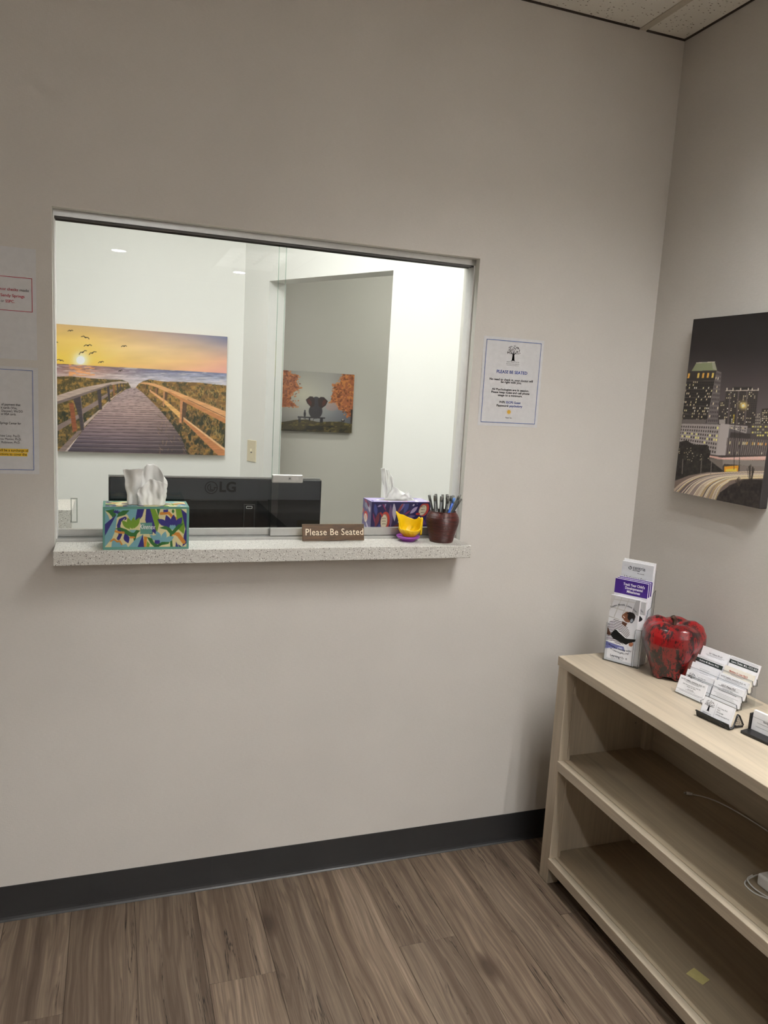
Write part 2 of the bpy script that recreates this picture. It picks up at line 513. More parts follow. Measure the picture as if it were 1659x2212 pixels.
# ------------------------------------------------------------------ picture painter (flat prints)
class Pic:
    def __init__(s, w, h, quad, span=(0, 0, 1, 1), bg=(128, 128, 128), seed=1):
        """quad: coordinates of TL, TR, BR, BL of the part 'span' of the print, in drawing units"""
        s.w, s.h = w, h
        s.rng = np.random.RandomState(seed)
        U, V = np.meshgrid((np.arange(2*w)+.5)/(2*w), (np.arange(2*h)+.5)/(2*h))
        s.U, s.V = U, V
        src = [(span[0], span[1]), (span[2], span[1]), (span[2], span[3]), (span[0], span[3])]
        A = []; B = []
        for (u, v), (x, y) in zip(src, quad):
            A.append([u, v, 1, 0, 0, 0, -u*x, -v*x]); B.append(x)
            A.append([0, 0, 0, u, v, 1, -u*y, -v*y]); B.append(y)
        q = np.linalg.solve(np.array(A, float), np.array(B, float))
        d = q[6]*U+q[7]*V+1
        s.x = (q[0]*U+q[1]*V+q[2])/d; s.y = (q[3]*U+q[4]*V+q[5])/d
        s.a = np.zeros((2*h, 2*w, 3)); s.a[:] = bg
    def put(s, m, col, al=1.0):
        if callable(col): col = col(s.x[m], s.y[m])
        s.a[m] = s.a[m]*(1-al)+np.asarray(col, float)*al
    def pmask(s, pts):
        P = np.array(pts, float)
        bb = (s.x >= P[:, 0].min()) & (s.x <= P[:, 0].max()) & (s.y >= P[:, 1].min()) & (s.y <= P[:, 1].max())
        idx = np.nonzero(bb)
        x = s.x[idx]; y = s.y[idx]; ins = np.zeros(len(x), bool)
        n = len(P)
        for i in range(n):
            x1, y1 = P[i]; x2, y2 = P[(i+1) % n]
            if y1 == y2: continue
            c = ((y1 > y) != (y2 > y)) & (x < (x2-x1)*(y-y1)/(y2-y1)+x1)
            ins ^= c
        m = np.zeros(s.x.shape, bool); m[idx] = ins
        return m
    def poly(s, pts, col, al=1.0):
        m = s.pmask(pts); s.put(m, col, al); return m
    def line(s, pts, wd, col, al=1.0):
        m = np.zeros(s.x.shape, bool)
        for (x1, y1), (x2, y2) in zip(pts[:-1], pts[1:]):
            dx, dy = x2-x1, y2-y1; L = dx*dx+dy*dy+1e-9
            t = np.clip(((s.x-x1)*dx+(s.y-y1)*dy)/L, 0, 1)
            m |= (s.x-x1-t*dx)**2+(s.y-y1-t*dy)**2 < (wd/2)**2
        s.put(m, col, al)
    def ell(s, cx, cy, rx, ry, col, rot=0, al=1.0):
        c, sn = math.cos(rot), math.sin(rot)
        dx, dy = s.x-cx, s.y-cy
        m = ((dx*c+dy*sn)/rx)**2+((-dx*sn+dy*c)/ry)**2 < 1
        s.put(m, col, al)
    def glow(s, cx, cy, r, col, al=1.0):
        d = np.sqrt((s.x-cx)**2+(s.y-cy)**2)
        k = (np.exp(-(d/r)**2)*al)[..., None]
        s.a = s.a*(1-k)+np.array(col, float)*k
    def grid(s, m, xs, ys, cols):
        """bilinear colour field"""
        C = np.array(cols, float)
        x = np.interp(s.x[m], xs, np.arange(len(xs))); y = np.interp(s.y[m], ys, np.arange(len(ys)))
        i = np.clip(x.astype(int), 0, len(xs)-2); j = np.clip(y.astype(int), 0, len(ys)-2)
        fx = (x-i)[:, None]; fy = (y-j)[:, None]
        s.a[m] = (C[j, i]*(1-fx)+C[j, i+1]*fx)*(1-fy)+(C[j+1, i]*(1-fx)+C[j+1, i+1]*fx)*fy
    def noise(s, m, sx, sy, oct=3):
        out = 0; amp = 1; tot = 0
        x = s.x[m]; y = s.y[m]
        for o in range(oct):
            T = s.rng.rand(64, 64)
            fx = x/sx*2**o+1000; fy = y/sy*2**o+1000
            i = np.floor(fx).astype(int); j = np.floor(fy).astype(int); a = fx-i; b = fy-j
            a = a*a*(3-2*a); b = b*b*(3-2*b)
            g = lambda p, q: T[q % 64, p % 64]
            out = out+amp*((g(i, j)*(1-a)+g(i+1, j)*a)*(1-b)+(g(i, j+1)*(1-a)+g(i+1, j+1)*a)*b)
            tot += amp; amp *= .55
        return out/tot
    def mod(s, m, sx, sy, lo, hi, oct=3):
        n = s.noise(m, sx, sy, oct)
        s.a[m] = s.a[m]*(lo+(hi-lo)*n)[:, None]
    def tint(s, m, sx, sy, col, th=.5, al=.7, oct=3):
        n = s.noise(m, sx, sy, oct); k = (np.clip((n-th)*8, 0, 1)*al)[:, None]
        s.a[m] = s.a[m]*(1-k)+np.array(col, float)*k
    def all(s):
        return np.ones(s.x.shape, bool)
    def build(s, name, parent, x0, x1, z0, z1, y, gain=1.0, plane='front'):
        a = s.a.reshape(s.h, 2, s.w, 2, 3).mean((1, 3))
        c = np.clip(a/255, 0, 1)
        c = np.where(c <= .04045, c/12.92, ((c+.055)/1.055)**2.4)*gain
        c = np.clip(c, 0, .95)
        w, h = s.w, s.h
        gx, gz = np.meshgrid(np.linspace(x0, x1, w), np.linspace(z1, z0, h))
        if plane == 'front': co = np.stack([gx, np.full_like(gx, y), gz], -1)
        elif plane == 'top': co = np.stack([gx, gz, np.full_like(gx, y)], -1)
        elif plane == 'left': co = np.stack([np.full_like(gx, y), gx, gz], -1)
        co = co.reshape(-1, 3)
        me = bpy.data.meshes.new(name)
        nf = (w-1)*(h-1)
        me.vertices.add(w*h); me.vertices.foreach_set('co', co.ravel().astype(np.float32))
        i = (np.arange(h-1)[:, None]*w+np.arange(w-1)[None]).ravel()
        q = np.stack([i+w, i+w+1, i+1, i], 1)
        if plane == 'top': q = q
        me.loops.add(nf*4); me.loops.foreach_set('vertex_index', q.ravel().astype(np.int32))
        me.polygons.add(nf)
        me.polygons.foreach_set('loop_start', (np.arange(nf)*4).astype(np.int32))
        me.update(calc_edges=True)
        at = me.attributes.new('ink', 'FLOAT_COLOR', 'POINT')
        at.data.foreach_set('color', np.concatenate([c.reshape(-1, 3), np.ones((w*h, 1))], 1).ravel().astype(np.float32))
        me.materials.append(M_PRINT)
        return link(bpy.data.objects.new(name, me), parent)

# ------------------------------------------------------------------ structure: waiting room
def wall_with_opening():
    V = []; F = []; MI = []
    def q(a, b, c, d, mi):
        n = len(V); V.extend([a, b, c, d]); F.append((n, n+1, n+2, n+3)); MI.append(mi)
    for Y, mi, flip in ((0, 0, False), (WT, 1, True)):
        for xa, xb, za, zb in ((LX, X0, 0, H+.05), (X1, W+.25, 0, H+.05), (X0, X1, ZT, H+.05), (X0, X1, 0, SB)):
            p = [(xa, Y, za), (xb, Y, za), (xb, Y, zb), (xa, Y, zb)]
            q(*(p[::-1] if flip else p), mi)
    q((X0, 0, SB), (X0, 0, ZT), (X0, WT, ZT), (X0, WT, SB), 2)
    q((X1, 0, SB), (X1, WT, SB), (X1, WT, ZT), (X1, 0, ZT), 2)
    q((X0, 0, ZT), (X1, 0, ZT), (X1, WT, ZT), (X0, WT, ZT), 2)
    q((X0, 0, SB), (X0, WT, SB), (X1, WT, SB), (X1, 0, SB), 2)
    q((LX, 0, 0), (LX, 0, H+.05), (LX, WT, H+.05), (LX, WT, 0), 1)
    q((W+.25, 0, 0), (W+.25, WT, 0), (W+.25, WT, H+.05), (W+.25, 0, H+.05), 1)
    o = mesh('wall_back', V, F, mats=[M_WALL, M_OFF, M_JAMB], mi=MI)
    bm = bmesh.new(); bm.from_mesh(o.data); bmesh.ops.remove_doubles(bm, verts=bm.verts, dist=1e-6); bm.to_mesh(o.data); bm.free()
    return struct(o, 'beige textured wall with the reception window opening', 'wall')
wall_with_opening()
struct(box('wall_right', (W, FY, 0), (W+.12, 0, H+.05), M_WALL), 'beige textured wall on the right behind the bookcase', 'wall')
struct(box('wall_left', (LX-.12, FY, 0), (LX, WT, H+.05), M_WALL), 'beige textured side wall of the waiting room', 'wall')
struct(box('wall_front', (LX-.12, FY-.12, 0), (W+.12, FY, H+.05), M_WALL), 'beige textured wall at the far end of the waiting room', 'wall')

# floor of single vinyl planks
fl = sroot('floor', 'grey brown wood look vinyl plank floor', 'floor')
box('subfloor', (LX, FY, -.03), (W, 0, -.0045), M_GAP, fl)
PW_, PL_ = .178, 1.22
def plank_mesh(w, l):
    bm = bmesh.new(); addbox(bm, (0, 0, -.0045), (w-.0008, l-.0008, 0), .0005)
    bmesh.ops.recalc_face_normals(bm, faces=bm.faces[:])
    me = bpy.data.meshes.new('plank'); bm.to_mesh(me); bm.free(); me.materials.append(M_FLOOR)
    return me
PM = {}
k0 = int(math.floor((LX-.26)/PW_))
for k in range(k0, 20):
    xa = .26+k*PW_; xb = xa+PW_
    ca, cb = max(xa, LX), min(xb, W)
    if cb-ca < .01: continue
    off = -.40-(k % 3)*PL_/3
    y = off
    while y < 0: y += PL_
    while y > -4.2:
        ya, yb_ = max(y-PL_, FY), min(y, 0)
        y -= PL_
        if yb_-ya < .02: continue
        key = (round(cb-ca, 4), round(yb_-ya, 4))
        if key not in PM: PM[key] = plank_mesh(*key)
        o = bpy.data.objects.new('plank', PM[key]); o.location = (ca, ya, 0); link(o, fl)
rest = boxes('plank_rows', [((LX, FY, -.0045), (W, -5.5, 0))], M_FLOOR, fl)

# cove base
def cove(name, a, b, parent):
    pr = [(0, .1065), (-.0028, .1065), (-.0032, .020), (-.0040, .011), (-.0060, .005), (-.0095, .0012), (-.0100, 0), (0, 0)]
    return prism(name, pr, 0, a, b, M_BASE, parent)
bb = sroot('baseboard_back', 'black vinyl cove base along the window wall', 'baseboard')
cove('base_strip', LX, .3122, bb); cove('base_strip', .3124, W-.004, bb)
br = prism('baseboard_right', [(W, .1065), (W-.003, .1065), (W-.0035, .03), (W-.013, .004), (W-.0155, 0), (W, 0)], 1, FY, -.02, M_BASE)
struct(br, 'black vinyl cove base along the right wall', 'baseboard')

# ceiling: grid of tiles and tees, two louvred light openings
ce = sroot('ceiling', 'suspended ceiling of fissured tiles in a metal grid', 'ceiling')
tx = [LX]+[1.588-.61*k for k in range(9)]+[W]
tx = sorted(set(x for x in tx if LX <= x <= W))
ty = [0]+[-.40-.61*k for k in range(12)]+[FY]
TROFF = [(.978, -5.89, -4.67), (.978, -2.23, -1.01)]
def tile_mesh(w, l):
    bm = bmesh.new(); addbox(bm, (0, 0, 0), (w, l, .015)); bmesh.ops.recalc_face_normals(bm, faces=bm.faces[:])
    me = bpy.data.meshes.new('ceiling_tile'); bm.to_mesh(me); bm.free(); me.materials.append(M_TILE); return me
TM = {}
for i in range(len(tx)-1):
    for j in range(len(ty)-1):
        xa, xb, yb_, ya = tx[i], tx[i+1], ty[j], ty[j+1]
        if any(abs(xa-t[0]) < .02 and ya > t[1]-.02 and yb_ < t[2]+.02 for t in TROFF): continue
        key = (round(xb-xa, 4), round(yb_-ya, 4))
        if key not in TM: TM[key] = tile_mesh(*key)
        o = bpy.data.objects.new('ceiling_tile', TM[key]); o.location = (xa, ya, H); link(o, ce)
for x in tx[1:-1]: box('grid_tee', (x-.012, FY, H-.003), (x+.012, 0, H), M_TEE, ce)
for y in ty[1:-1]: 
    for i in range(len(tx)-1):
        box('cross_tee', (tx[i]+.0121, y-.012, H-.0028), (tx[i+1]-.0121, y+.012, H), M_TEE, ce)
struct(boxes('shadow_strip_1', [((LX, -.0045, H-.005), (1.574, 0, H)), ((1.602, -.0045, H-.005), (W, 0, H)), ((W-.0045, FY, H-.005), (W, -.005, H))], M_GAP), 'thin dark strip painted as the shadow where ceiling meets walls', 'shadow_strip')  # dark strip painted in for the shadow between tiles and wall

# downlights and the louvred troffer of the waiting room
M_CAN = emitter('downlight_lens', WARM, CAN_L)
for i, (x, y, d) in enumerate(((.063, -3.145, 'nearest the reception window'), (.063, -4.365, 'second from the reception window'), (.063, -5.585, 'third from the reception window'), (1.283, -6.195, 'beyond the louvred light fixture'))):
    t = thing('ceiling_downlight', 'small round recessed downlight, '+d, 'downlight', (x, y, H-.0005), group='round downlights of the waiting room')
    lathe('trim_ring', [(.062, -.002), (.085, -.004), (.086, 0), (.062, 0)], M_WHITE, t, 32)
    lathe('lens', [(.0001, -.0025), (.060, -.0025), (.060, -.0005), (.0001, -.0005)], M_CAN, t, 24)
M_TUBE = emitter('fluorescent_tube', WARM, TUBE_L)
M_TUBE2 = emitter('fluorescent_tube_far', WARM, TUBE_FAR_L)
M_LOUV = plain('louvre_white_enamel', (232, 231, 228), .35)
def louvre_troffer(x, ya, yb, d):
    t = thing('louvred_light_fixture', 'parabolic louvred fluorescent ceiling fixture, '+d, 'light fixture', (x, ya, H), group='louvred ceiling fixtures')
    w, l = .60, yb-ya-.01
    zb0 = .002 if yb > -3 else .040
    boxes('housing', [((0, 0, .14), (w, l, .15)), ((0, 0, 0), (.006, l, .14)), ((w-.006, 0, 0), (w, l, .14)), ((.006, 0, 0), (w-.006, .006, .14)), ((.006, l-.006, 0), (w-.006, l, .14))], M_WHITE, t)
    for c in (w/6, w/2, w*5/6):
        tube('fluorescent_tube', [(c, .02, .112), (c, l-.02, .112)], .013, M_TUBE if yb > -3 else M_TUBE2, t, 10, False)
    for k in range(1, 3):
        box('louvre_blade', (w*k/3-.015, .007, zb0), (w*k/3+.015, l-.007, .08), M_LOUV, t)
    for k in range(1, 7):
        y = l*k/7
        for c in range(3):
            box('louvre_blade', (w*c/3+.016 if c else .007, y-.008, zb0), (w*(c+1)/3-.016 if c < 2 else w-.007, y+.008, .08), M_LOUV, t)
for t_ in TROFF: louvre_troffer(t_[0]+.005, t_[1]+.005, t_[2], 'nearer the bookcase' if t_[2] > -3 else 'farther from the bookcase')

# ------------------------------------------------------------------ structure: office and hall behind the window
UB = Vector((1.2609, 1.3047, 0)); UANG = math.atan2(.88258, -.47015)
aw = boxes('wall_office_right', [((-1.30, -.12, 0), (0, 0, H)), ((.9215, -.12, 0), (1.165, 0, H)), ((0, -.12, 2.134), (.9215, 0, H))], M_OFF)
aw.location = UB; aw.rotation_euler = (0, 0, UANG)
struct(aw, 'white angled office wall with a doorless opening', 'wall')
struct(box('wall_office_back', (-1.72, YB, 0), (.74, YB+.1, H), M_OFF), 'white office back wall behind the boardwalk picture', 'wall')
struct(box('wall_office_left', (-1.72, WT, 0), (-1.6, YB, H), M_OFF), 'white office side wall out of sight on the left', 'wall')
struct(box('wall_hall_back', (.60, YE, 0), (3.3, YE+.1, H), M_HALL), 'pale hall wall seen through the opening', 'wall')
struct(box('wall_hall_right', (3.2, .12, 0), (3.3, YE, H), M_HALL), 'pale side wall of the hall', 'wall')
struct(box('ceiling_office', (-1.72, WT, H), (3.3, YE+.1, H+.05), M_OFF), 'white ceiling above the office and hall', 'ceiling')
struct(box('floor_office', (-1.72, WT, -.03), (3.3, YE+.1, 0), plain('office_carpet', (150, 145, 138), .9)), 'grey floor of the office and hall', 'floor')

t = thing('office_light_panel', 'flat white ceiling light panel inside the office', 'light fixture', (.40, .68, H))
boxes('frame', [((-.32, -.62, -.012), (-.29, .62, 0)), ((.29, -.62, -.012), (.32, .62, 0)), ((-.29, -.62, -.012), (.29, -.59, 0)), ((-.29, .59, -.012), (.29, .62, 0))], M_WHITE, t)
box('diffuser', (-.289, -.589, -.008), (.289, .589, -.002), emitter('office_diffuser', (1, 1, .98), OFFICE_L), t)
t = thing('hall_fill_light', 'added round ceiling light that brightens the hall', 'light fixture', (2.1, 2.1, H))  # unseen lamp added to brighten the hall wall
lathe('rim', [(.135, -.012), (.155, -.012), (.155, 0), (.135, 0)], M_WHITE, t, 32)
lathe('diffuser', [(.0001, -.02), (.10, -.018), (.134, -.008), (.134, -.001), (.0001, -.001)], emitter('hall_fill_diffuser', (1, 1, .96), HALL_FILL_L), t, 32)

# ------------------------------------------------------------------ window assembly
sill = box('window_sill', (X0+.001, -.095, SB), (X1-.003, .22, ST), M_QUARTZ, None, .0015)
tag(sill, 'grey speckled quartz counter ledge below the sliding window', 'counter')
wi = sroot('window_1', 'sliding glass reception window in an aluminium track', 'window')
GY, RY = .046, .064        # front (right) pane, rear (left) pane
boxes('top_track', [((X0+.001, .030, 1.9715), (X1-.001, .0325, ZT-.0005)), ((X0+.001, .0545, 1.9715), (X1-.001, .0565, ZT-.0005)), ((X0+.001, .078, 1.9715), (X1-.001, .080, ZT-.0005)), ((X0+.001, .0326, ZT-.004), (X1-.001, .0779, ZT-.0006))], M_ALU, wi)
boxes('track_shadow_bar', [((X0+.002, .0335, 1.966), (X1-.002, .0385, 1.982)), ((X0+.002, .0525, 1.967), (X1-.002, .0544, 1.982)), ((X0+.002, .070, 1.967), (X1-.002, .076, 1.982))], M_ALUD, wi)  # dark bars stand in for the gap shadow under the top track
boxes('bottom_track', [((X0+.001, .030, ST), (X1-.001, .080, ST+.003)), ((X0+.001, .030, ST+.003), (X1-.001, .032, ST+.009)), ((X0+.001, .0545, ST+.003), (X1-.001, .0565, ST+.009)), ((X0+.001, .078, ST+.003), (X1-.001, .080, ST+.009))], M_ALU, wi)
for xa, xb in ((X0+.0005, X0+.004), (X1-.004, X1-.0005)):
    box('side_channel', (xa, .030, ST+.009), (xb, .080, 1.9714), M_WHITE, wi)
def pane(name, xa, xb, y, ex):
    p = box('pane', (xa, y-.003, ST+.012), (xb, y+.003, 1.985), M_GLASS, wi)
    p['label'] = name
    for x in (ex,):
        box('polished_edge', (x-.0006, y-.0031, ST+.034), (x+.0006, y+.0031, 1.984), M_GEDGE, p)
    return p
pr_ = pane('right sliding pane, nearer track', .4685, X1-.006, GY, .4681)
pl_ = pane('left sliding pane, rear track', X0+.006, .4925, RY, .4929)
box('shoe_rail', (.4680, GY-.0075, ST+.0095), (X1-.0055, GY+.0075, ST+.0335), M_ALU, pr_, .0008)
box('shoe_rail', (X0+.0055, RY-.0072, ST+.0095), (.4930, RY+.0072, ST+.0305), M_ALU, pl_, .0008)
# ratchet lock on the edge of the right pane
lk = box('sash_lock', (.4675, GY-.013, 1.2805), (.5620, GY-.0034, 1.3055), plain('satin_nickel', (178, 178, 174), .35, .6), pr_, .003, 2)
text('|K', .0085, M_INK, lk, .5210, 1.2935, GY-.0134, bold=.02)
text('KENSTAN', .0045, M_WHITE, lk, .5375, 1.2955, GY-.0134, bold=.01)
text('LOCK CO', .0045, M_WHITE, lk, .5375, 1.2905, GY-.0134, bold=.01)
# finger pull on the left pane
fp = boxes('finger_pull', [((-.0935, RY-.0075, 1.156), (-.0905, RY-.0034, 1.226)), ((-.0785, RY-.0075, 1.156), (-.0755, RY-.0034, 1.226)), ((-.0905, RY-.0075, 1.156), (-.0785, RY-.0034, 1.159)), ((-.0905, RY-.0075, 1.223), (-.0785, RY-.0034, 1.226))], clear('pull_acrylic', (.70, .72, .71), .1, 1.5, 1.0), pl_)

# ------------------------------------------------------------------ office furniture seen through the glass
t = thing('office_desk', 'white desk behind the reception window under the monitor', 'desk', (0, 0, 0))
box('desk_top', (-.9, .235, .71), (1.2, .95, .74), M_WHITE, t, .002)
for x in (-.88, 1.14): box('end_panel', (x, .26, 0), (x+.03, .92, .7099), M_WHITE, t)
t = thing('monitor', 'large black computer monitor seen from behind through the glass', 'monitor', (.36, .40, .74))
box('back_shell', (-.355, -.018, .085), (.354, .012, .508), M_GLOSSB, t, .004, 2)
box('upper_band', (-.350, -.0195, .437), (.349, -.0182, .505), M_GLOSSB2, t)
box('bezel', (-.356, .0125, .083), (.355, .018, .511), M_ALU, t)
box('vent_slot', (-.099, -.0205, .433), (.163, -.0196, .4365), M_BLACK, t)
boxes('port_recess', [((.081, -.0215, .335), (.084, -.0182, .421)), ((.117, -.0215, .335), (.120, -.0182, .421)), ((.084, -.0215, .418), (.117, -.0182, .421))], M_BLACK, t)
boxes('port_socket', [((.091, -.021, .405), (.109, -.0183, .4065)), ((.091, -.021, .413), (.109, -.0183, .4145)), ((.0895, -.021, .4065), (.091, -.0183, .413)), ((.109, -.021, .4065), (.1105, -.0183, .413))], M_ALU, t)
M_LOGO = plain('raised_black_logo', (3, 3, 4), .3, spec=.15)
text('LG', .048, M_LOGO, t, .025, .478, -.0215, bold=.03, name='logo_lettering')
def ring(name, x, z, r0, r1, y, mat, parent, a0=0, a1=2*math.pi, seg=36):
    v = []; f = []
    for k in range(seg+1):
        a = a0+(a1-a0)*k/seg
        v += [(x+r0*math.cos(a), y, z+r0*math.sin(a)), (x+r1*math.cos(a), y, z+r1*math.sin(a))]
    for k in range(seg): f.append((2*k, 2*k+1, 2*k+3, 2*k+2))
    return mesh(name, v, f, mat, parent)
ring('logo_ring', -.030, .477, .0185, .0215, -.0215, M_LOGO, t)
ring('logo_ring', -.030, .477, .0105, .0135, -.0215, M_LOGO, t, math.pi*.55, math.pi*2)
bars('logo_bars', [(-.034, -.031, .468, .485), (-.034, -.024, .468, .471), (-.022, -.012, .4755, .4785)], M_LOGO, t, -.0215)
box('stand_column', (-.03, -.012, .012), (.03, .010, .09), M_BLACK, t, .003)
box('stand_foot', (-.14, -.10, 0), (.14, .10, .0119), M_BLACK, t, .004)
tube('video_cable', [(.100, -.020, .34), (.106, -.03, .30), (.118, -.03, .2), (.11, -.03, .08), (.06, .03, .02)], .003, M_BLACK, t)
t = thing('quartz_ledge', 'speckled quartz side ledge at the left end of the desk', 'counter', (-.55, .62, .74))
box('upstand', (0, 0, 0), (.433, .03, .36), M_QUARTZ, t, .001)
box('ledge_top', (-.02, .031, .33), (.433, .25, .36), M_QUARTZ, t, .001)

# light switch on the angled wall
t = thing('light_switch', 'cream toggle light switch on the angled white wall', 'light switch', UB+Vector((math.cos(UANG), math.sin(UANG), 0))*1.030+Vector((0, 0, 1.188)), (0, 0, UANG))
M_CREAM = plain('cream_plastic', (226, 216, 188), .4)
box('wall_plate', (-.040, .0003, -.062), (.040, .006, .062), M_CREAM, t, .002, 2)
box('toggle', (-.004, .0062, -.004), (.004, .017, .012), M_CREAM, t, .001)
box('toggle_slot', (-.006, .0061, -.012), (.006, .0066, -.0045), M_GREYINK, t)
for z in (-.030, .030): lathe('screw', [(.0001, 0), (.003, 0), (.003, .0012), (.0001, .0012)], M_CREAM, t, 10, (0, .0062, z))

# ------------------------------------------------------------------ canvas pictures
def canvas(name, label, loc, rot, w, h, d, edge):
    t = thing(name, label, 'picture', loc, rot)       # origin at the lower left of the face, on the wall
    box('stretched_canvas', (0, -d, 0), (w, 0, h), edge, t, .002)
    return t

def beach():
    p = Pic(420, 280, [(85, 155), (1543, 272), (1515, 1280), (90, 1240)], (.1115, 0, 1, 1), seed=3)
    sky = p.y < 495+(p.x-85)*.060
    p.grid(sky, [-120, 85, 500, 900, 1250, 1543], [140, 260, 380, 480, 590],
        [[(214,172,112), (216,176,120), (206,172,142), (150,132,138), (112,112,140), (92,106,148)],
         [(238,196,104), (240,200,112), (238,198,134), (214,180,150), (168,152,156), (110,122,160)],
         [(246,204,92), (250,212,104), (246,210,132), (240,204,148), (226,190,154), (188,164,160)],
         [(246,190,66), (252,204,70), (250,206,110), (246,204,132), (244,196,142), (236,180,152)],
         [(240,160,70), (244,166,74), (246,180,100), (246,186,128), (242,178,146), (236,168,160)]])
    p.mod(sky, 260, 60, .95, 1.05)
    p.glow(300, 468, 200, (255, 214, 90), .6); p.glow(300, 466, 62, (255, 255, 244), 1.0)
    p.ell(300, 466, 36, 34, (255, 255, 252))
    sea = ~sky
    p.grid(sea, [-120, 300, 900, 1543], [495, 560, 620, 700],
        [[(128,102,112), (150,108,100), (100,98,130), (78,88,130)],
         [(122,112,132), (196,146,124), (124,122,146), (92,102,140)],
         [(170,160,170), (206,176,164), (184,178,190), (160,164,186)],
         [(206,192,192), (214,196,190), (220,206,206), (214,206,210)]])
    p.mod(sea, 60, 7, .72, 1.3, 4); p.tint(sea, 90, 9, (236, 226, 222), .60, .55)
    p.tint(sea & (abs(p.x-310) < 110) & (p.y < 600), 40, 8, (255, 170, 96), .45, .7)
    grassL = [(-150, 610), (200, 603), (400, 622), (560, 632), (650, 634), (700, 655), (724, 700), (680, 715), (600, 770), (480, 880), (330, 1050), (160, 1245), (-150, 1250)]
    grassR = [(763, 700), (790, 668), (830, 645), (880, 632), (1000, 650), (1200, 655), (1300, 660), (1560, 690), (1545, 1300), (1195, 1300), (1150, 1150), (1060, 1000), (960, 880), (830, 750)]
    for g in (grassL, grassR):
        m = p.poly(g, (98, 82, 44) if g is grassL else (126, 94, 50))
        p.tint(m, 60, 22, (178, 134, 62), .50, .8, 4); p.tint(m, 22, 26, (62, 62, 34), .52, .8, 4)
        p.tint(m, 12, 16, (196, 152, 84), .60, .6, 3); p.tint(m & (p.y > 900), 26, 40, (36, 42, 26), .48, .85, 4)
    rng = random.Random(4)
    for k in range(420):
        x = rng.uniform(900, 1520); y = rng.uniform(700, 1270)
        if y < 640+(x-880)*1.0-60 and y > 690:
            l = rng.uniform(20, 60)*(y/1000)
            p.line([(x, y), (x+rng.uniform(-.7, .3)*l, y-l)], 3.5, rng.choice([(186,160,92), (120,110,60), (60,66,36), (206,170,110)]), .8)
    for k in range(150):
        x = rng.uniform(-100, 420); y = rng.uniform(660, 1180)
        l = rng.uniform(14, 40)
        p.line([(x, y), (x+rng.uniform(-.5, .5)*l, y-l)], 3, rng.choice([(150,124,66), (70,68,36), (176,140,76)]), .7)
    # walkway
    wk = [(722, 702), (768, 700), (830, 750), (960, 880), (1060, 1000), (1150, 1130), (1212, 1290), (170, 1262), (330, 1040), (480, 880), (600, 770), (680, 715)]
    m = p.poly(wk, (150, 128, 130))
    p.grid(m, [170, 700, 1212], [700, 860, 1000, 1150, 1280],
        [[(206,180,184), (214,188,186), (206,176,168)], [(176,150,150), (190,160,154), (170,140,128)], [(142,118,122), (166,138,136), (136,112,106)],
         [(96,84,98), (120,102,110), (84,72,74)], [(62,56,68), (76,66,76), (52,46,50)]])
    p.mod(m, 120, 8, .78, 1.2, 3)
    y = 704.0; st = 5.0
    while y < 1290:
        mm = m & (abs(p.y-y-(p.x-700)*.022) < max(1.2, st*.09)); p.put(mm, (58, 44, 48), .8)
        mm = m & (abs(p.y-y-(p.x-700)*.022-st*.2) < st*.12); p.put(mm, (214, 190, 184), .28)
        y += st; st *= 1.062
    for k in range(60):
        x = rng.uniform(960, 1230); y = rng.uniform(930, 1270)
        l = rng.uniform(20, 70)
        p.line([(x, y), (x+rng.uniform(-.9, .4)*l, y-l*.7)], 3, rng.choice([(150,120,84), (86,74,48), (190,150,108)]), .7)
    # left railing
    dk, md, lt = (70, 60, 64), (142, 122, 116), (196, 172, 158)
    for q, c in (([(-150, 1150), (-150, 1220), (285, 960), (285, 922)], md), ([(310, 880), (310, 928), (458, 838), (455, 798)], md), ([(475, 776), (475, 806), (535, 768), (533, 742)], md),
                 ([(545, 720), (545, 745), (585, 722), (583, 706)], md), ([(100, 1240), (165, 1240), (310, 1062), (270, 1068)], md), ([(326, 1000), (328, 1034), (470, 890), (452, 890)], lt), ([(480, 860), (482, 884), (540, 822), (536, 812)], lt), ([(550, 795), (552, 808), (640, 735), (636, 733)], lt),
                 ([(200, 830), (238, 828), (268, 1060), (230, 1080)], (150, 84, 50)), ([(232, 790), (296, 772), (328, 1058), (300, 1064), (282, 940)], dk), ([(296, 772), (300, 770), (330, 1056), (326, 1060)], md),
                 ([(438, 712), (470, 704), (478, 880), (452, 888)], dk), ([(520, 690), (540, 684), (550, 812), (534, 820)], dk), ([(568, 672), (584, 668), (590, 768), (576, 776)], (150, 98, 62)), ([(602, 665), (614, 662), (618, 745), (608, 750)], dk), ([(630, 658), (640, 656), (642, 728), (634, 732)], dk), ([(656, 655), (662, 654), (664, 715), (658, 718)], dk),
                 ([(-150, 850), (-150, 928), (88, 845), (330, 763), (560, 678), (640, 664), (698, 664), (690, 650), (640, 646), (560, 654), (300, 702), (88, 770)], lt),
                 ([(-150, 905), (-150, 928), (88, 845), (330, 763), (560, 678), (560, 668), (320, 745), (88, 820)], (128, 110, 106))):
        mm = p.poly(q, c); p.mod(mm, 70, 7, .82, 1.16, 3)
    # right railing
    o1, o2, o3 = (232, 172, 116), (204, 134, 82), (96, 70, 48)
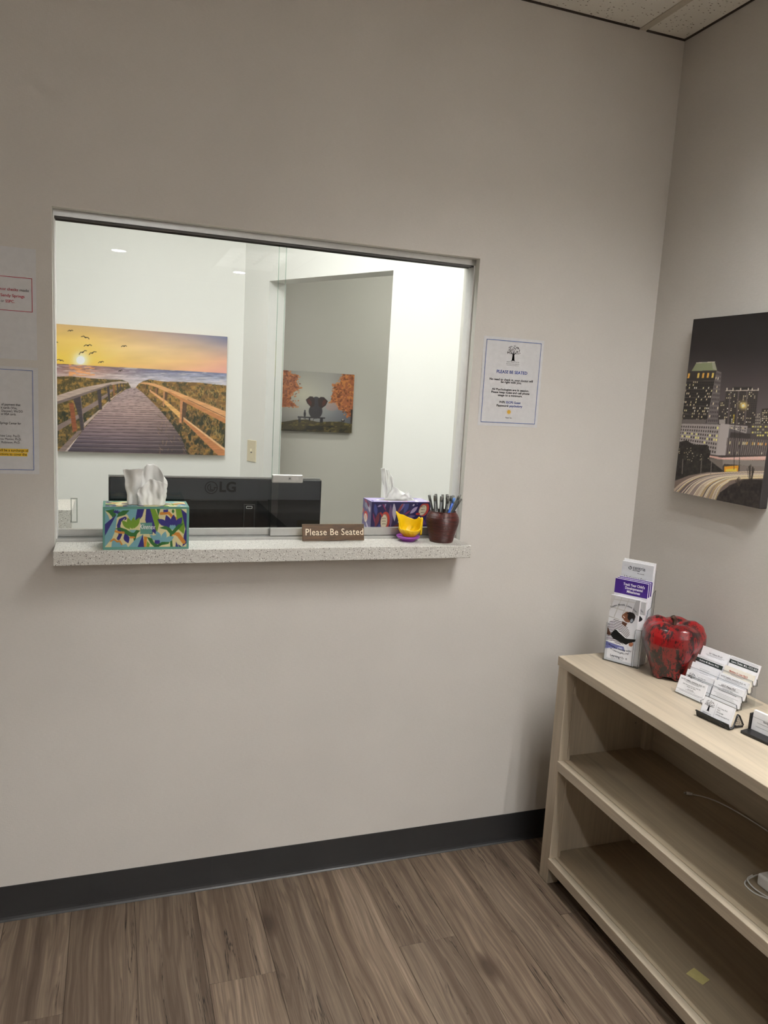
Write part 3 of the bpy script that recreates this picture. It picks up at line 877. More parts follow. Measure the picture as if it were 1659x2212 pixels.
    for q, c in (([(1160, 812), (1198, 840), (1184, 962), (1150, 1002)], o3), ([(1140, 806), (1162, 812), (1150, 1002), (1130, 998)], (206, 142, 96)),
                 ([(1010, 735), (1034, 745), (1026, 810), (1004, 862)], o3), ([(996, 730), (1012, 734), (1004, 864), (992, 860)], (198, 140, 96)), ([(932, 700), (946, 704), (940, 795), (930, 792)], (150, 104, 70)), ([(944, 702), (956, 708), (952, 760), (940, 795)], o3), ([(888, 684), (898, 686), (894, 752), (886, 750)], (150, 104, 70)), ([(850, 672), (858, 674), (856, 702), (850, 700)], o3), ([(834, 668), (840, 668), (838, 697), (833, 695)], o3),
                 ([(880, 715), (1000, 798), (998, 822), (880, 732)], o1), ([(1006, 800), (1140, 912), (1138, 965), (1006, 838)], (238, 184, 110)), ([(1166, 950), (1530, 1228), (1530, 1296), (1470, 1290), (1166, 985)], o2), ([(1166, 950), (1530, 1228), (1530, 1250), (1168, 966)], (244, 196, 146)),
                 ([(795, 668), (820, 656), (870, 658), (930, 668), (1040, 708), (1540, 912), (1540, 1018), (1150, 812), (1040, 744), (930, 694), (860, 672)], o1),
                 ([(1040, 744), (1150, 812), (1540, 1018), (1540, 975), (1150, 786), (1040, 730)], (206, 138, 84)), ([(1200, 800), (1540, 960), (1540, 966), (1200, 806)], (120, 78, 50))):
        mm = p.poly(q, c); p.mod(mm, 80, 8, .86, 1.12, 3)
    # birds
    for bx_, by_, s_, r in ((215, 215, 20, .0), (342, 272, 34, .35), (362, 340, 32, .0), (318, 398, 36, -.35), (400, 404, 32, -.3), (130, 466, 28, .3), (472, 482, 22, -.1), (668, 348, 22, 0), (92, 314, 14, 0), (-20, 300, 26, .1), (636, 556, 16, -.2)):
        c_, s2 = math.cos(r), math.sin(r)
        P = [(bx_+(a*c_-b*s2)*s_, by_+(a*s2+b*c_)*s_) for a, b in ((-1, .25), (-.5, -.12), (0, .08), (.5, -.15), (1, .1))]
        p.line(P, 5.5, (50, 40, 34)); p.ell(bx_, by_+2, s_*.28, 5, (44, 36, 30), r)
    return p
t = canvas('canvas_picture', 'canvas print of a boardwalk leading to a sunset sea, on office wall', (-.385, YB-.001, 1.1505), (0, 0, 0), 1.0145, .6755, .032, plain('canvas_edge_tan', (196, 168, 134), .7))
beach().build('print', t, .0005, 1.014, .0005, .675, -.0325, 1.0)

def elephant():
    p = Pic(210, 150, [(278, 205), (1052, 252), (1022, 903), (262, 873)], (.19, 0, 1, 1), seed=5)
    p.grid(p.all(), [80, 480, 760, 1050], [200, 480, 700, 900],
        [[(158,156,150), (178,176,166), (172,170,164), (140,136,134)], [(172,166,148), (208,204,184), (186,184,176), (132,128,130)],
         [(150,146,142), (176,174,166), (140,142,144), (96,98,108)], [(110,106,98), (120,118,110), (96,96,96), (80,80,84)]])
    rng = random.Random(2)
    def tree(pts, lo, hi):
        m = p.poly(pts, (176, 104, 66)); p.tint(m, 30, 30, hi, .5, .8, 3); p.tint(m, 18, 18, lo, .55, .7, 3)
        for k in range(130):
            a = rng.choice(pts); b = rng.choice(pts); f = rng.random()
            x = a[0]*f+b[0]*(1-f)+rng.uniform(-16, 16); y = a[1]*f+b[1]*(1-f)+rng.uniform(-16, 16)
            p.ell(x, y, rng.uniform(6, 16), rng.uniform(4, 9), rng.choice([lo, hi, (190, 112, 64), (206, 130, 76)]), rng.uniform(-.6, .6), .85)
    tree([(80, 200), (300, 200), (330, 240), (430, 260), (400, 330), (440, 410), (350, 460), (330, 540), (410, 600), (300, 610), (80, 620)], (128, 70, 46), (216, 140, 88))
    tree([(920, 250), (1060, 250), (1060, 720), (980, 720), (950, 660), (870, 640), (850, 570), (780, 560), (800, 470), (830, 400), (810, 370), (880, 350)], (112, 66, 42), (214, 142, 78))
    p.ell(800, 610, 70, 45, (190, 140, 130), 0, .35)
    p.poly([(1010, 640), (1035, 640), (1030, 860), (1005, 860)], (54, 44, 40))
    hill = [(80, 790), (262, 775), (400, 752), (520, 750), (640, 778), (760, 775), (900, 775), (1060, 812), (1060, 920), (80, 900)]
    m = p.poly(hill, (70, 64, 40)); p.tint(m, 40, 18, (126, 112, 62), .55, .7, 3); p.tint(m & (p.y > 820), 60, 40, (34, 32, 24), .42, .8, 3)
    d = (40, 38, 42)
    p.poly([(418, 716), (724, 728), (722, 742), (418, 728)], d)
    for x in (432, 446, 672, 694): p.line([(x, 735), (x-2, 778)], 10, d)
    p.ell(616, 660, 76, 82, (58, 56, 60)); p.ell(617, 590, 56, 70, (62, 60, 64)); p.ell(622, 535, 40, 36, (66, 64, 68))
    p.ell(620, 555, 50, 56, (62, 60, 64)); p.poly([(606, 530), (585, 498), (552, 494), (506, 532), (522, 572), (566, 618), (600, 602)], (52, 40, 40)); p.poly([(640, 528), (672, 500), (708, 504), (752, 548), (730, 594), (686, 626), (652, 604)], (52, 40, 40))
    p.poly([(572, 560), (545, 525), (520, 535), (535, 572), (566, 600)], (86, 50, 44)); p.poly([(690, 560), (712, 528), (738, 548), (720, 586), (690, 604)], (86, 50, 44))
    p.line([(550, 735), (550, 760)], 16, d); p.line([(682, 735), (682, 775)], 18, d); p.line([(600, 735), (588, 765)], 5, d)
    p.ell(496, 690, 13, 32, d); p.ell(497, 655, 8, 12, d); p.line([(490, 720), (488, 745)], 5, d); p.line([(502, 720), (502, 745)], 5, d)
    p.ell(922, 765, 20, 12, (50, 46, 44)); p.ell(921, 754, 8, 8, (200, 190, 180))
    return p
EX0 = 1.6018-.60
t = canvas('canvas_picture', 'small canvas print of an elephant on a bench between autumn trees', (EX0, YE-.001, 1.268), (0, 0, 0), .60, .406, .03, plain('canvas_edge_grey', (88, 78, 70), .7))
elephant().build('print', t, .0005, .5995, .0005, .4055, -.0305, 1.3)

def city():
    p = Pic(220, 340, [(343, 220), (1221, 134), (970, 2020), (158, 1868)], seed=9, bg=(30, 26, 26))
    p.grid(p.all(), [100, 1250], [130, 500, 800, 1200, 2050], [[(22,18,18), (20,16,16)], [(34,29,29), (30,26,26)], [(62,56,56), (60,53,53)], [(96,90,90), (92,86,86)], [(60,54,52), (52,46,44)]])
    rng = random.Random(11)
    def windows(quad, nx, ny, lit, cols, fr=.55, dark=None):
        (ax, ay), (bx_, by_), (cx, cy), (dx, dy) = quad
        f = lambda u, v: ((ax*(1-u)+bx_*u)*(1-v)+(dx*(1-u)+cx*u)*v, (ay*(1-u)+by_*u)*(1-v)+(dy*(1-u)+cy*u)*v)
        for i in range(nx):
            for j in range(ny):
                r = rng.random()
                if r < lit: c = rng.choice(cols)
                elif dark: c = dark
                else: continue
                u0, u1 = (i+.5-fr/2)/nx, (i+.5+fr/2)/nx; v0, v1 = (j+.22)/ny, (j+.78)/ny
                p.poly([f(u0, v0), f(u1, v0), f(u1, v1), f(u0, v1)], c)
    wl = [(226, 208, 160), (206, 194, 164), (170, 158, 132), (240, 230, 200)]
    # distant blocks
    p.poly([(585, 1010), (640, 1000), (650, 1230), (580, 1230)], (52, 46, 44)); windows([(590, 1015), (640, 1010), (645, 1200), (585, 1200)], 4, 9, .35, wl)
    p.poly([(930, 1110), (1000, 1105), (1000, 1240), (920, 1240)], (82, 76, 74)); windows([(935, 1120), (995, 1118), (995, 1230), (930, 1230)], 4, 8, .4, [(190, 180, 160)])
    p.poly([(995, 1075), (1150, 1060), (1150, 1250), (985, 1250)], (50, 44, 42)); windows([(1000, 1085), (1130, 1080), (1130, 1230), (992, 1230)], 8, 8, .4, wl)
    # pair of towers
    p.poly([(655, 900), (965, 895), (925, 1260), (620, 1230)], (60, 54, 52)); p.poly([(715, 870), (905, 868), (925, 905), (700, 905)], (42, 38, 36))
    windows([(660, 915), (960, 910), (925, 1230), (630, 1215)], 17, 18, .26, wl, .5, (38, 33, 32))
    for x in (690, 770, 850): p.poly([(x, 905), (x+12, 905), (x-8, 1225), (x-22, 1225)], (88, 80, 78))
    p.line([(655, 905), (965, 898)], 7, (190, 180, 166)); 
    for x in (665, 722, 795, 868, 905, 962): p.ell(x, 890, 5, 14, (206, 198, 184))
    p.glow(820, 1045, 34, (255, 226, 130), .95); p.ell(820, 1045, 12, 12, (255, 244, 200)); windows([(720, 1130), (745, 1130), (735, 1210), (715, 1210)], 1, 5, .9, [(220, 190, 60)])
    # big left tower
    p.poly([(285, 720), (565, 712), (470, 1215), (225, 1215)], (44, 39, 36)); p.poly([(565, 712), (612, 730), (575, 1215), (470, 1215)], (104, 97, 96))
    p.poly([(372, 640), (548, 630), (570, 712), (326, 718)], (128, 134, 104)); p.poly([(520, 632), (548, 630), (570, 712), (530, 700)], (150, 152, 132)); p.line([(372, 640), (548, 630)], 6, (200, 196, 180))
    windows([(283, 722), (560, 716), (545, 800), (270, 805)], 6, 1, .9, [(206, 158, 70), (230, 188, 100), (150, 110, 60)], .4)
    windows([(272, 812), (545, 810), (470, 1200), (228, 1190)], 16, 14, .30, wl, .55, (24, 21, 20))
    windows([(566, 722), (610, 735), (575, 1210), (480, 1210)], 5, 12, .12, wl, .6, (66, 60, 60))
    for j in range(5): p.line([(268-j*9, 815+j*78), (548-j*16, 812+j*80)], 4, (88, 80, 76))
    # white long block
    p.poly([(225, 1180), (470, 1180), (460, 1230), (215, 1230)], (98, 90, 88)); p.poly([(590, 1180), (650, 1178), (648, 1220), (590, 1222)], (150, 142, 138))
    p.poly([(220, 1222), (605, 1228), (570, 1520), (180, 1470)], (152, 144, 141)); windows([(225, 1235), (590, 1240), (560, 1510), (190, 1440)], 17, 7, .12, [(236, 214, 130)], .55, (62, 55, 54))
    p.poly([(605, 1218), (690, 1226), (660, 1520), (560, 1520)], (166, 158, 156)); p.poly([(690, 1226), (860, 1240), (850, 1310), (680, 1260)], (150, 142, 138)); windows([(700, 1240), (850, 1250), (845, 1300), (700, 1262)], 7, 2, .2, wl, .7, (84, 78, 76))
    p.poly([(700, 1300), (890, 1310), (885, 1360), (690, 1350)], (58, 52, 50)); p.poly([(895, 1220), (1150, 1215), (1150, 1380), (885, 1370)], (74, 68, 66)); windows([(900, 1230), (1140, 1230), (1140, 1340), (895, 1340)], 10, 4, .45, [(200, 190, 110), (150, 144, 120)], .7)
    p.poly([(668, 1350), (1130, 1372), (1100, 1520), (650, 1525)], (78, 70, 68))
    for k in range(22): p.line([(675+k*20, 1352+k), (655+k*19.5, 1525)], 5, (128, 120, 116))
    windows([(670, 1372), (1100, 1390), (1090, 1430), (665, 1425)], 24, 1, .6, [(216, 140, 66), (230, 176, 90), (200, 190, 150)], .55)
    windows([(670, 1440), (1100, 1450), (1090, 1510), (660, 1510)], 24, 2, .12, wl, .5)
    # bridge, bank, road
    p.poly([(170, 1470), (570, 1520), (1080, 1510), (1050, 1760), (160, 1760)], (64, 57, 54))
    p.poly([(490, 1520), (620, 1540), (1060, 1520), (1055, 1560), (620, 1565), (490, 1535)], (196, 160, 148)); p.line([(620, 1548), (1060, 1536)], 10, (226, 186, 180)); p.poly([(620, 1560), (1055, 1565), (1050, 1625), (640, 1600), (625, 1620)], (128, 120, 114))
    p.poly([(500, 1545), (625, 1560), (625, 1680), (500, 1670)], (104, 96, 90)); p.poly([(778, 1610), (1040, 1620), (1030, 1720), (790, 1690)], (120, 110, 104)); p.poly([(640, 1625), (775, 1612), (770, 1690), (640, 1690)], (206, 144, 44)); p.poly([(655, 1650), (760, 1640), (755, 1680), (650, 1680)], (240, 190, 80))
    m = p.poly([(190, 1400), (280, 1380), (350, 1420), (480, 1420), (510, 1500), (490, 1560), (640, 1670), (420, 1700), (170, 1760)], (36, 32, 29)); p.mod(m, 24, 24, .5, 1.6, 3)
    for k in range(26): p.ell(rng.uniform(200, 490), rng.uniform(1440, 1600), 4, 4, rng.choice(wl), 0, .8)
    road = [(140, 1780), (300, 1715), (480, 1680), (700, 1672), (1060, 1660), (1030, 1740), (820, 1740), (690, 1800), (580, 1900), (540, 1960), (130, 1900)]
    p.poly(road, (112, 98, 90))
    for k in range(34):
        f = k/33; a = rng.choice([(236, 220, 196), (206, 186, 164), (150, 134, 128), (92, 82, 86), (240, 226, 200), (196, 170, 120)])
        pts = [(150+f*400, 1860+f*100), (260+f*340, 1770+f*66), (430+f*240, 1705+f*70), (700+f*40, 1678+f*66), (1060, 1664+f*60)]
        q = [(v.x, v.z) for v in catmull([(x, 0, y) for x, y in pts], 6)]
        p.line(q, 7, a, .85)
    m = p.poly([(560, 1960), (600, 1870), (700, 1800), (830, 1750), (1010, 1745), (985, 2040), (540, 1960)], (34, 29, 27)); p.mod(m, 20, 30, .5, 1.7, 3)
    for x in (246, 424, 520, 740, 790): p.line([(x, 1560-(x > 600)*330), (x-8, 1700-(x > 600)*50)], 5, (120, 112, 106) if x < 600 else (40, 36, 34))
    for k in range(30):
        x = rng.uniform(850, 930); p.line([(885, 1830), (x, 1600+abs(x-890)*1.2)], 3, (40, 34, 30), .8)
        x = rng.uniform(740, 820); p.line([(780, 1810), (x, 1720+abs(x-780))], 3, (60, 50, 44), .7)
    return p
t = canvas('canvas_picture', 'dark canvas print of a night city skyline on the right wall', (W-.001, -.2240, 1.3035), (0, 0, -math.pi/2), .352, .541, .028, plain('canvas_edge_black', (36, 31, 30), .7))
city().build('print', t, .0005, .3515, .0005, .5405, -.0285, 1.45)

# ------------------------------------------------------------------ paper notices on the window wall
def tree_logo(parent, x, z, s, y=-.0004):
    rng = random.Random(5); V = []; F = []
    def quad(a, b, w0, w1):
        d = Vector((b[0]-a[0], b[1]-a[1])); d.normalize(); nx, nz = -d.y, d.x
        n = len(V)
        V.extend([(a[0]-nx*w0, y, a[1]-nz*w0), (a[0]+nx*w0, y, a[1]+nz*w0), (b[0]+nx*w1, y, b[1]+nz*w1), (b[0]-nx*w1, y, b[1]-nz*w1)]); F.append((n, n+3, n+2, n+1))
    for a, b, w0, w1 in (((-.05, -.5), (-.03, -.1), .05, .03), ((.05, -.5), (.03, -.1), .05, .03), ((0, -.5), (0, -.05), .05, .03), ((-.05, -.48), (-.17, -.53), .03, .004), ((.05, -.48), (.17, -.53), .03, .004),
                         ((-.03, -.12), (-.26, .12), .028, .008), ((.03, -.12), (.26, .12), .028, .008), ((0, -.1), (-.08, .28), .024, .006), ((0, -.1), (.10, .28), .024, .006), ((-.1, -.05), (-.34, -.05), .018, .005), ((.1, -.05), (.34, -.05), .018, .005)):
        quad((x+a[0]*s, z+a[1]*s), (x+b[0]*s, z+b[1]*s), w0*s, w1*s)
    for k in range(70):
        an = rng.uniform(-.35, math.pi+.35); r = math.sqrt(rng.uniform(.12, 1))
        cx, cz = x+math.cos(an)*.46*r*s, z+(.06+math.sin(an)*.40*r)*s
        t_ = rng.uniform(0, 3.1); l = .032*s; w = .014*s
        quad((cx-math.cos(t_)*l, cz-math.sin(t_)*l), (cx+math.cos(t_)*l, cz+math.sin(t_)*l), w*.6, w)
    return mesh('tree_logo', V, F, M_INK, parent)

def paper(name, label, cx, z0, w=.2159, h=.2794, roll=0):
    t = thing(name, label, 'notice', (cx, -.0012, z0), (0, roll, 0))
    V = []; F = []; nx, nz = 9, 9
    for j in range(nz):
        for i in range(nx):
            u, v = i/(nx-1), j/(nz-1)
            V.append((-w/2+w*u, -.0006*math.sin(u*3.1)*math.sin(v*3.1)+.0008*(1-v)*0, h*v))
    for j in range(nz-1):
        for i in range(nx-1): F.append((j*nx+i, j*nx+i+1, (j+1)*nx+i+1, (j+1)*nx+i))
    o = mesh('sheet', V, F, M_PAPER, t, True)
    return t
PY = -.0012
t = paper('paper_notice', 'white notice sheet asking visitors to be seated, right of the window', 1.2235, 1.4795)
rect_outline('printed_border', -.0985, .0985, .0105, .2705, .0017, M_BORDER, t, PY)
tree_logo(t, 0, .234, .050, PY)
text('SANDY SPRINGS CENTER', .0052, M_GREYINK, t, 0, .2045, PY, width=.045)
text('PSYCHOLOGICAL SERVICES', .0042, M_GREYINK, t, 0, .1985, PY, width=.047)
text('Child, Adolescent & Family Care', .003, M_GREYINK, t, 0, .1942, PY, width=.044)
text('PLEASE BE SEATED', .0135, M_BLUE, t, 0, .1722, PY, bold=.018, width=.110)
for s_, z, w_ in (('No need to check in, your doctor will', .1478, .156), ('be right with you.', .1402, .075), ('All Psychologists are in session.', .1165, .134), ('Please keep noise and cell phone', .1075, .138), ('usage to a minimum.', .0985, .088)):
    text(s_, .0096, M_INK, t, 0, z, PY, bold=.022, width=w_)
text('WiFi:', .0100, M_INK, t, -.0270, .0765, PY, bold=.02, width=.0225); text('SSCPS Guest', .0100, M_BLUE, t, .0130, .0765, PY, bold=.02, width=.053)
text('Password:', .0100, M_INK, t, -.0245, .0655, PY, bold=.02, width=.043); text('psychology', .0100, M_BLUE, t, .0235, .0655, PY, bold=.02, width=.047)
M_SUN = plain('sun_ink', (214, 168, 56), .6)
V = []; F = []
for k in range(24): V.append((.0065*math.cos(k*math.pi/12), PY, .0465+.0065*math.sin(k*math.pi/12)))
F.append(tuple(range(24)))
for k in range(14):
    a = k*2*math.pi/14; n = len(V)
    for r, d in ((.0078, -.08), (.0078, .08), (.0108, .0)): V.append((r*math.cos(a+d), PY, .0465+r*math.sin(a+d)))
    F.append((n, n+1, n+2))
mesh('sun_emblem', V, F, M_SUN, t)
text('Thank You', .0052, M_INK, t, 0, .0275, PY, bold=.02, width=.023)

t = paper('paper_notice', 'white sheet with a red boxed payment note, upper one left of the window', -.2770, 1.5975)
rect_outline('printed_border', -.094, .0985, .1215, .2065, .0014, M_RED, t, PY)
text('n', .0100, M_RED, t, .0275, .1745, PY, align='RIGHT', bold=.012)
text('or checks', .0100, M_RED, t, .0653, .1745, PY, align='RIGHT', bold=.012, width=.0365)
text('made', .0100, M_INK, t, .0685, .1745, PY, align='LEFT', width=.0215)
text('Sandy Springs', .0100, M_RED, t, .0803, .1590, PY, align='RIGHT', bold=.012, width=.0555)
text('or', .0100, M_INK, t, .0327, .1445, PY, align='RIGHT', width=.0078); text('SSPC.', .0100, M_RED, t, .0353, .1445, PY, align='LEFT', bold=.012, width=.0215)
t = paper('paper_notice', 'white sheet of payment terms with blue border, lower one left of the window', -.2755, 1.2985)
rect_outline('printed_border', -.0960, .0955, .0105, .2725, .0014, M_BORDER, t, PY)
tree_logo(t, -.004, .2300, .044, PY)
text('CENTER', .005, M_GREYINK, t, .0105, .2010, PY, align='RIGHT'); text('SERVICES', .0045, M_GREYINK, t, .0105, .1945, PY, align='RIGHT')
for s_, z, x_, w_, b_ in (('of payment that', .1815, .0650, .0455, .006), ('it cards (Visa,', .1730, .0570, .0385, .006), ('Discover). We DO', .1645, .0703, .0500, .006), ('or HSA cards.', .1565, .0548, .0363, .006), ('Springs Center for', .1330, .0655, .0500, .006),
                          ('hew Levy, Psy.D.', .1000, .0634, .0470, .0), ('rew Mantini, Ph.D.', .0915, .0660, .0520, .0), ('Robinson, Ph.D.', .0830, .0634, .0445, .0)):
    text(s_, .0085, M_INK, t, x_, z, PY, align='RIGHT', bold=b_, width=w_)
bars('highlighter', [(-.02, .0822, .0575, .0665), (-.02, .0795, .0470, .0565)], M_YEL, t, PY+.0001)
text('will be a surcharge of', .0095, M_INK, t, .0816, .0620, PY, align='RIGHT', bold=.012, width=.072)
text('transactions to cover the', .0095, M_INK, t, .0784, .0518, PY, align='RIGHT', bold=.012, width=.084)

# ------------------------------------------------------------------ tissue boxes
def tissue_sheet(parent, base, top, z0, y, depth, seed, nu=46, nv=30, name='tissue'):
    """base/top: polylines (x, z) sampled left to right; folds push the sheet in y"""
    rng = random.Random(seed)
    def at(pl, u):
        d = u*(len(pl)-1); i = min(int(d), len(pl)-2); f = d-i
        return pl[i][0]*(1-f)+pl[i+1][0]*f, pl[i][1]*(1-f)+pl[i+1][1]*f
    ph = [rng.uniform(0, 6) for _ in range(8)]
    V = []; F = []
    for j in range(nv):
        v = j/(nv-1)
        for i in range(nu):
            u = i/(nu-1)
            bx_, bz = at(base, u); tx_, tz = at(top, u)
            x = bx_+(tx_-bx_)*v; z = bz+(tz-bz)*v
            a = .35+.65*v
            dy = depth*a*(.50*math.sin(u*9+ph[0]+v*1.2)+.28*math.sin(u*19+ph[1]-v*2.5)+.16*math.sin(u*33+v*5+ph[2])+.12*math.sin(v*11+u*7+ph[3]))
            cr = abs(((u*3.1+v*.9) % 1)-.5)-.25
            V.append((x+.0012*math.sin(v*14+ph[4]+u*5), y+dy+depth*.5*cr*(.4+v*.6), z+.0010*math.sin(u*40+ph[5])*v))
    for j in range(nv-1):
        for i in range(nu-1): F.append((j*nu+i, j*nu+i+1, (j+1)*nu+i+1, (j+1)*nu+i))
    o = mesh(name, V, F, M_TISSUE, parent, True)
    so = o.modifiers.new('s', 'SOLIDIFY'); so.thickness = .0004
    return o

def leaf(cx, cy, l, w, a):
    c, s = math.cos(a), math.sin(a); P = []
    for k in range(17):
        t_ = k/16; P.append((-l/2+l*t_, -w/2*math.sin(math.pi*t_)))
    for k in range(16, -1, -1):
        t_ = k/16; P.append((-l/2+l*t_, w/2*math.sin(math.pi*t_)))
    return [(cx+x*c-y*s, cy+x*s+y*c) for x, y in P]

GT, GB, GN, GY_, GO, GLt, GG = (92, 142, 128), (112, 158, 168), (44, 40, 108), (208, 198, 150), (190, 124, 48), (104, 140, 40), (44, 98, 44)
def green_front():
    p = Pic(260, 126, [(150, 755), (1507, 765), (1500, 1405), (155, 1415)], bg=GT, seed=2)
    inner = (p.x > 188) & (p.x < 1464) & (p.y > 790) & (p.y < 1372)
    p.put(inner, GY_)
    save = p.a.copy()
    Q = p.poly
    Q([(188, 790), (690, 790), (660, 960), (600, 1010), (540, 880), (480, 850), (370, 930), (350, 1120), (300, 1240), (188, 1372)], GB)
    Q([(190, 810), (330, 790), (365, 900), (290, 915), (265, 860)], GG); Q([(188, 815), (240, 840), (295, 900), (300, 940), (262, 950), (240, 890)], GY_)
    Q([(188, 1020), (372, 868), (300, 1010), (188, 1200)], GN); Q([(345, 910), (372, 868), (370, 960), (352, 1110), (300, 1240), (188, 1372), (188, 1205)], GB)
    for a, c in ((-.9, (336, 822)), (-.3, (358, 815)), (.3, (380, 820)), (.8, (400, 832))): Q(leaf(c[0], c[1]+10, 60, 28, a+math.pi/2), GN)
    Q([(372, 915), (395, 850), (470, 810), (568, 808), (500, 880)], GG)
    p.line([(500, 930), (430, 960), (400, 1040), (410, 1120), (430, 1180), (400, 1240)], 52, GN); Q([(500, 925), (440, 985), (428, 1060), (470, 1000)], GY_)
    Q([(690, 790), (800, 790), (770, 900), (720, 960), (660, 960)], GN); Q([(830, 790), (890, 790), (960, 1020), (1000, 1180), (880, 1180), (815, 960)], GN)
    Q([(890, 790), (970, 790), (1045, 960), (1000, 1160), (940, 950)], GLt); Q([(990, 790), (1050, 790), (1020, 900)], GG)
    Q([(1050, 790), (1290, 790), (1290, 900), (1220, 940), (1180, 870), (1050, 870)], GY_); p.line([(1060, 860), (1180, 850), (1230, 900), (1300, 940)], 44, GO); Q([(1095, 800), (1175, 795), (1170, 838), (1100, 842)], GN); Q(leaf(1250, 825, 70, 40, math.pi/2), GG)
    Q([(1290, 790), (1380, 790), (1440, 1020), (1420, 1180), (1330, 1100)], GLt); Q([(1375, 790), (1464, 860), (1464, 1320), (1400, 1372), (1420, 1200), (1445, 1100)], GN)
    p.line([(1250, 1180), (1330, 1180), (1390, 1260), (1420, 1300)], 60, GO); Q([(1250, 1190), (1300, 1200), (1340, 1290), (1390, 1372), (1240, 1372)], GY_)
    for a, x_, y_, l_ in ((-.75, 515, 1010, 130), (-.35, 570, 985, 120), (.15, 625, 985, 130), (.5, 680, 985, 140)): Q(leaf(x_, y_+20, l_+60, 76, a+math.pi/2), GLt)
    Q([(560, 1110), (690, 1110), (625, 1180)], GB)
    Q([(335, 1095), (430, 1070), (520, 1100), (600, 1150), (640, 1155), (680, 1110), (740, 1120), (690, 1170), (670, 1240), (680, 1320), (650, 1325), (630, 1230), (560, 1200), (480, 1160), (420, 1110)], GG)
    Q(leaf(526, 1240, 160, 90, 1.2), GN); p.line([(355, 1130), (420, 1150), (480, 1150)], 34, GO); p.line([(585, 1225), (640, 1225)], 30, GO)
    Q([(290, 1372), (300, 1280), (350, 1250), (400, 1300), (440, 1290), (470, 1340), (520, 1320), (550, 1372)], GB); p.line([(280, 1280), (330, 1250), (380, 1290), (420, 1280), (450, 1330)], 26, GO); Q([(235, 1305), (300, 1290), (285, 1350)], GY_)
    Q([(555, 1372), (680, 1240), (790, 1180), (760, 1280), (700, 1372)], GB); Q([(700, 1372), (780, 1180), (800, 1372)], GN); Q([(795, 1210), (850, 1220), (830, 1372), (798, 1372)], GO); Q([(845, 1280), (890, 1330), (880, 1372), (835, 1372)], GLt)
    for a, x_, y_ in ((-1.0, 1090, 985), (-.35, 1175, 960), (.05, 1255, 960), (.6, 1335, 985)): Q(leaf(x_, y_+15, 200, 92, a+math.pi/2), GN)
    Q([(1110, 1010), (1330, 1010), (1300, 1080), (1160, 1080)], GN)
    for x_ in (1215, 1245, 1275): p.ell(x_, 1075, 20, 40, GB)
    Q([(1035, 1080), (1130, 1050), (1200, 1080), (1240, 1130), (1330, 1030), (1420, 1010), (1350, 1090), (1270, 1170), (1230, 1190), (1250, 1372), (1210, 1372), (1200, 1170), (1150, 1110), (1080, 1095)], GG)
    for a, x_, y_ in ((-1.1, 960, 1215), (-.4, 1020, 1190), (.3, 1110, 1200), (1.1, 1190, 1240)): Q(leaf(x_, y_+15, 170, 84, a+math.pi/2), GB)
    Q([(960, 1230), (1180, 1230), (1150, 1300), (1000, 1320)], GB); Q([(935, 1140), (990, 1190), (930, 1200)], GY_)
    for x_ in (980, 1005, 1030): p.ell(x_, 1300, 17, 34, GN)
    Q([(845, 1222), (920, 1240), (960, 1310), (1010, 1340), (1080, 1295), (1200, 1300), (1180, 1330), (1080, 1345), (1030, 1372), (960, 1372), (900, 1320)], GG)
    Q([(1300, 1290), (1340, 1372), (1290, 1372)], GN); Q([(1330, 1330), (1390, 1372), (1345, 1372)], GN)
    Q([(740, 1000), (925, 1000), (925, 1175), (740, 1175)], GT)
    p.a[~inner] = save[~inner]
    m = ~inner; p.a[m] = np.array(GT)
    return p
def green_top():
    p = Pic(200, 70, [(0, 0), (100, 0), (100, 50), (0, 50)], bg=GT, seed=4)
    inn = (p.x > 3) & (p.x < 97) & (p.y > 4) & (p.y < 46); p.put(inn, GY_)
    r = random.Random(8)
    for k in range(60):
        m = p.pmask(leaf(r.uniform(0, 100), r.uniform(0, 50), r.uniform(12, 30), r.uniform(4, 10), r.uniform(0, 3))) & inn
        p.put(m, r.choice([GB, GN, GO, GLt, GG, GY_, GB]))
    p.ell(50, 25, 31, 11, (206, 204, 190)); p.ell(50, 25, 29, 9.4, (90, 84, 76))
    return p
def tissue_box(label, loc, w, d, h, bodymat, group=None):
    t = thing('tissue_box', label, 'tissue box', loc, group=group)
    box('carton', (0, 0, 0), (w, d, h), bodymat, t, .0012)
    return t
GB0 = (-.0075, -.0835, ST)
t = tissue_box('green tissue box with floral shapes and a tall tissue, at sill left end', GB0, .2245, .108, .1165, plain('green_carton', (88, 138, 122), .55), 'tissue boxes by the window')
green_front().build('printed_front', t, .0003, .2242, .0004, .1162, -.0004, 1.0)
green_top().build('printed_top', t, .0003, .2242, .0004, .1076, .1168, 1.0, 'top')
kl = text('Kleenex', .0190, M_WHITE, t, .1135, .0620, -.0009, bold=.006, shear=.25, width=.041, rotl=-.03, name='brand_lettering')
tissue_sheet(t, [(.064, .116), (.080, .116), (.105, .116), (.140, .116), (.162, .116)],
             [(.052, .2105), (.074, .2150), (.104, .2185), (.106, .2190), (.112, .2290), (.128, .2285), (.142, .2235), (.156, .2020), (.169, .1810)], .116, .045, .020, 3)
tissue_sheet(t, [(.090, .116), (.120, .116), (.160, .116)], [(.088, .160), (.125, .190), (.168, .178)], .116, .030, .012, 9, 30, 20, 'tissue_fold')

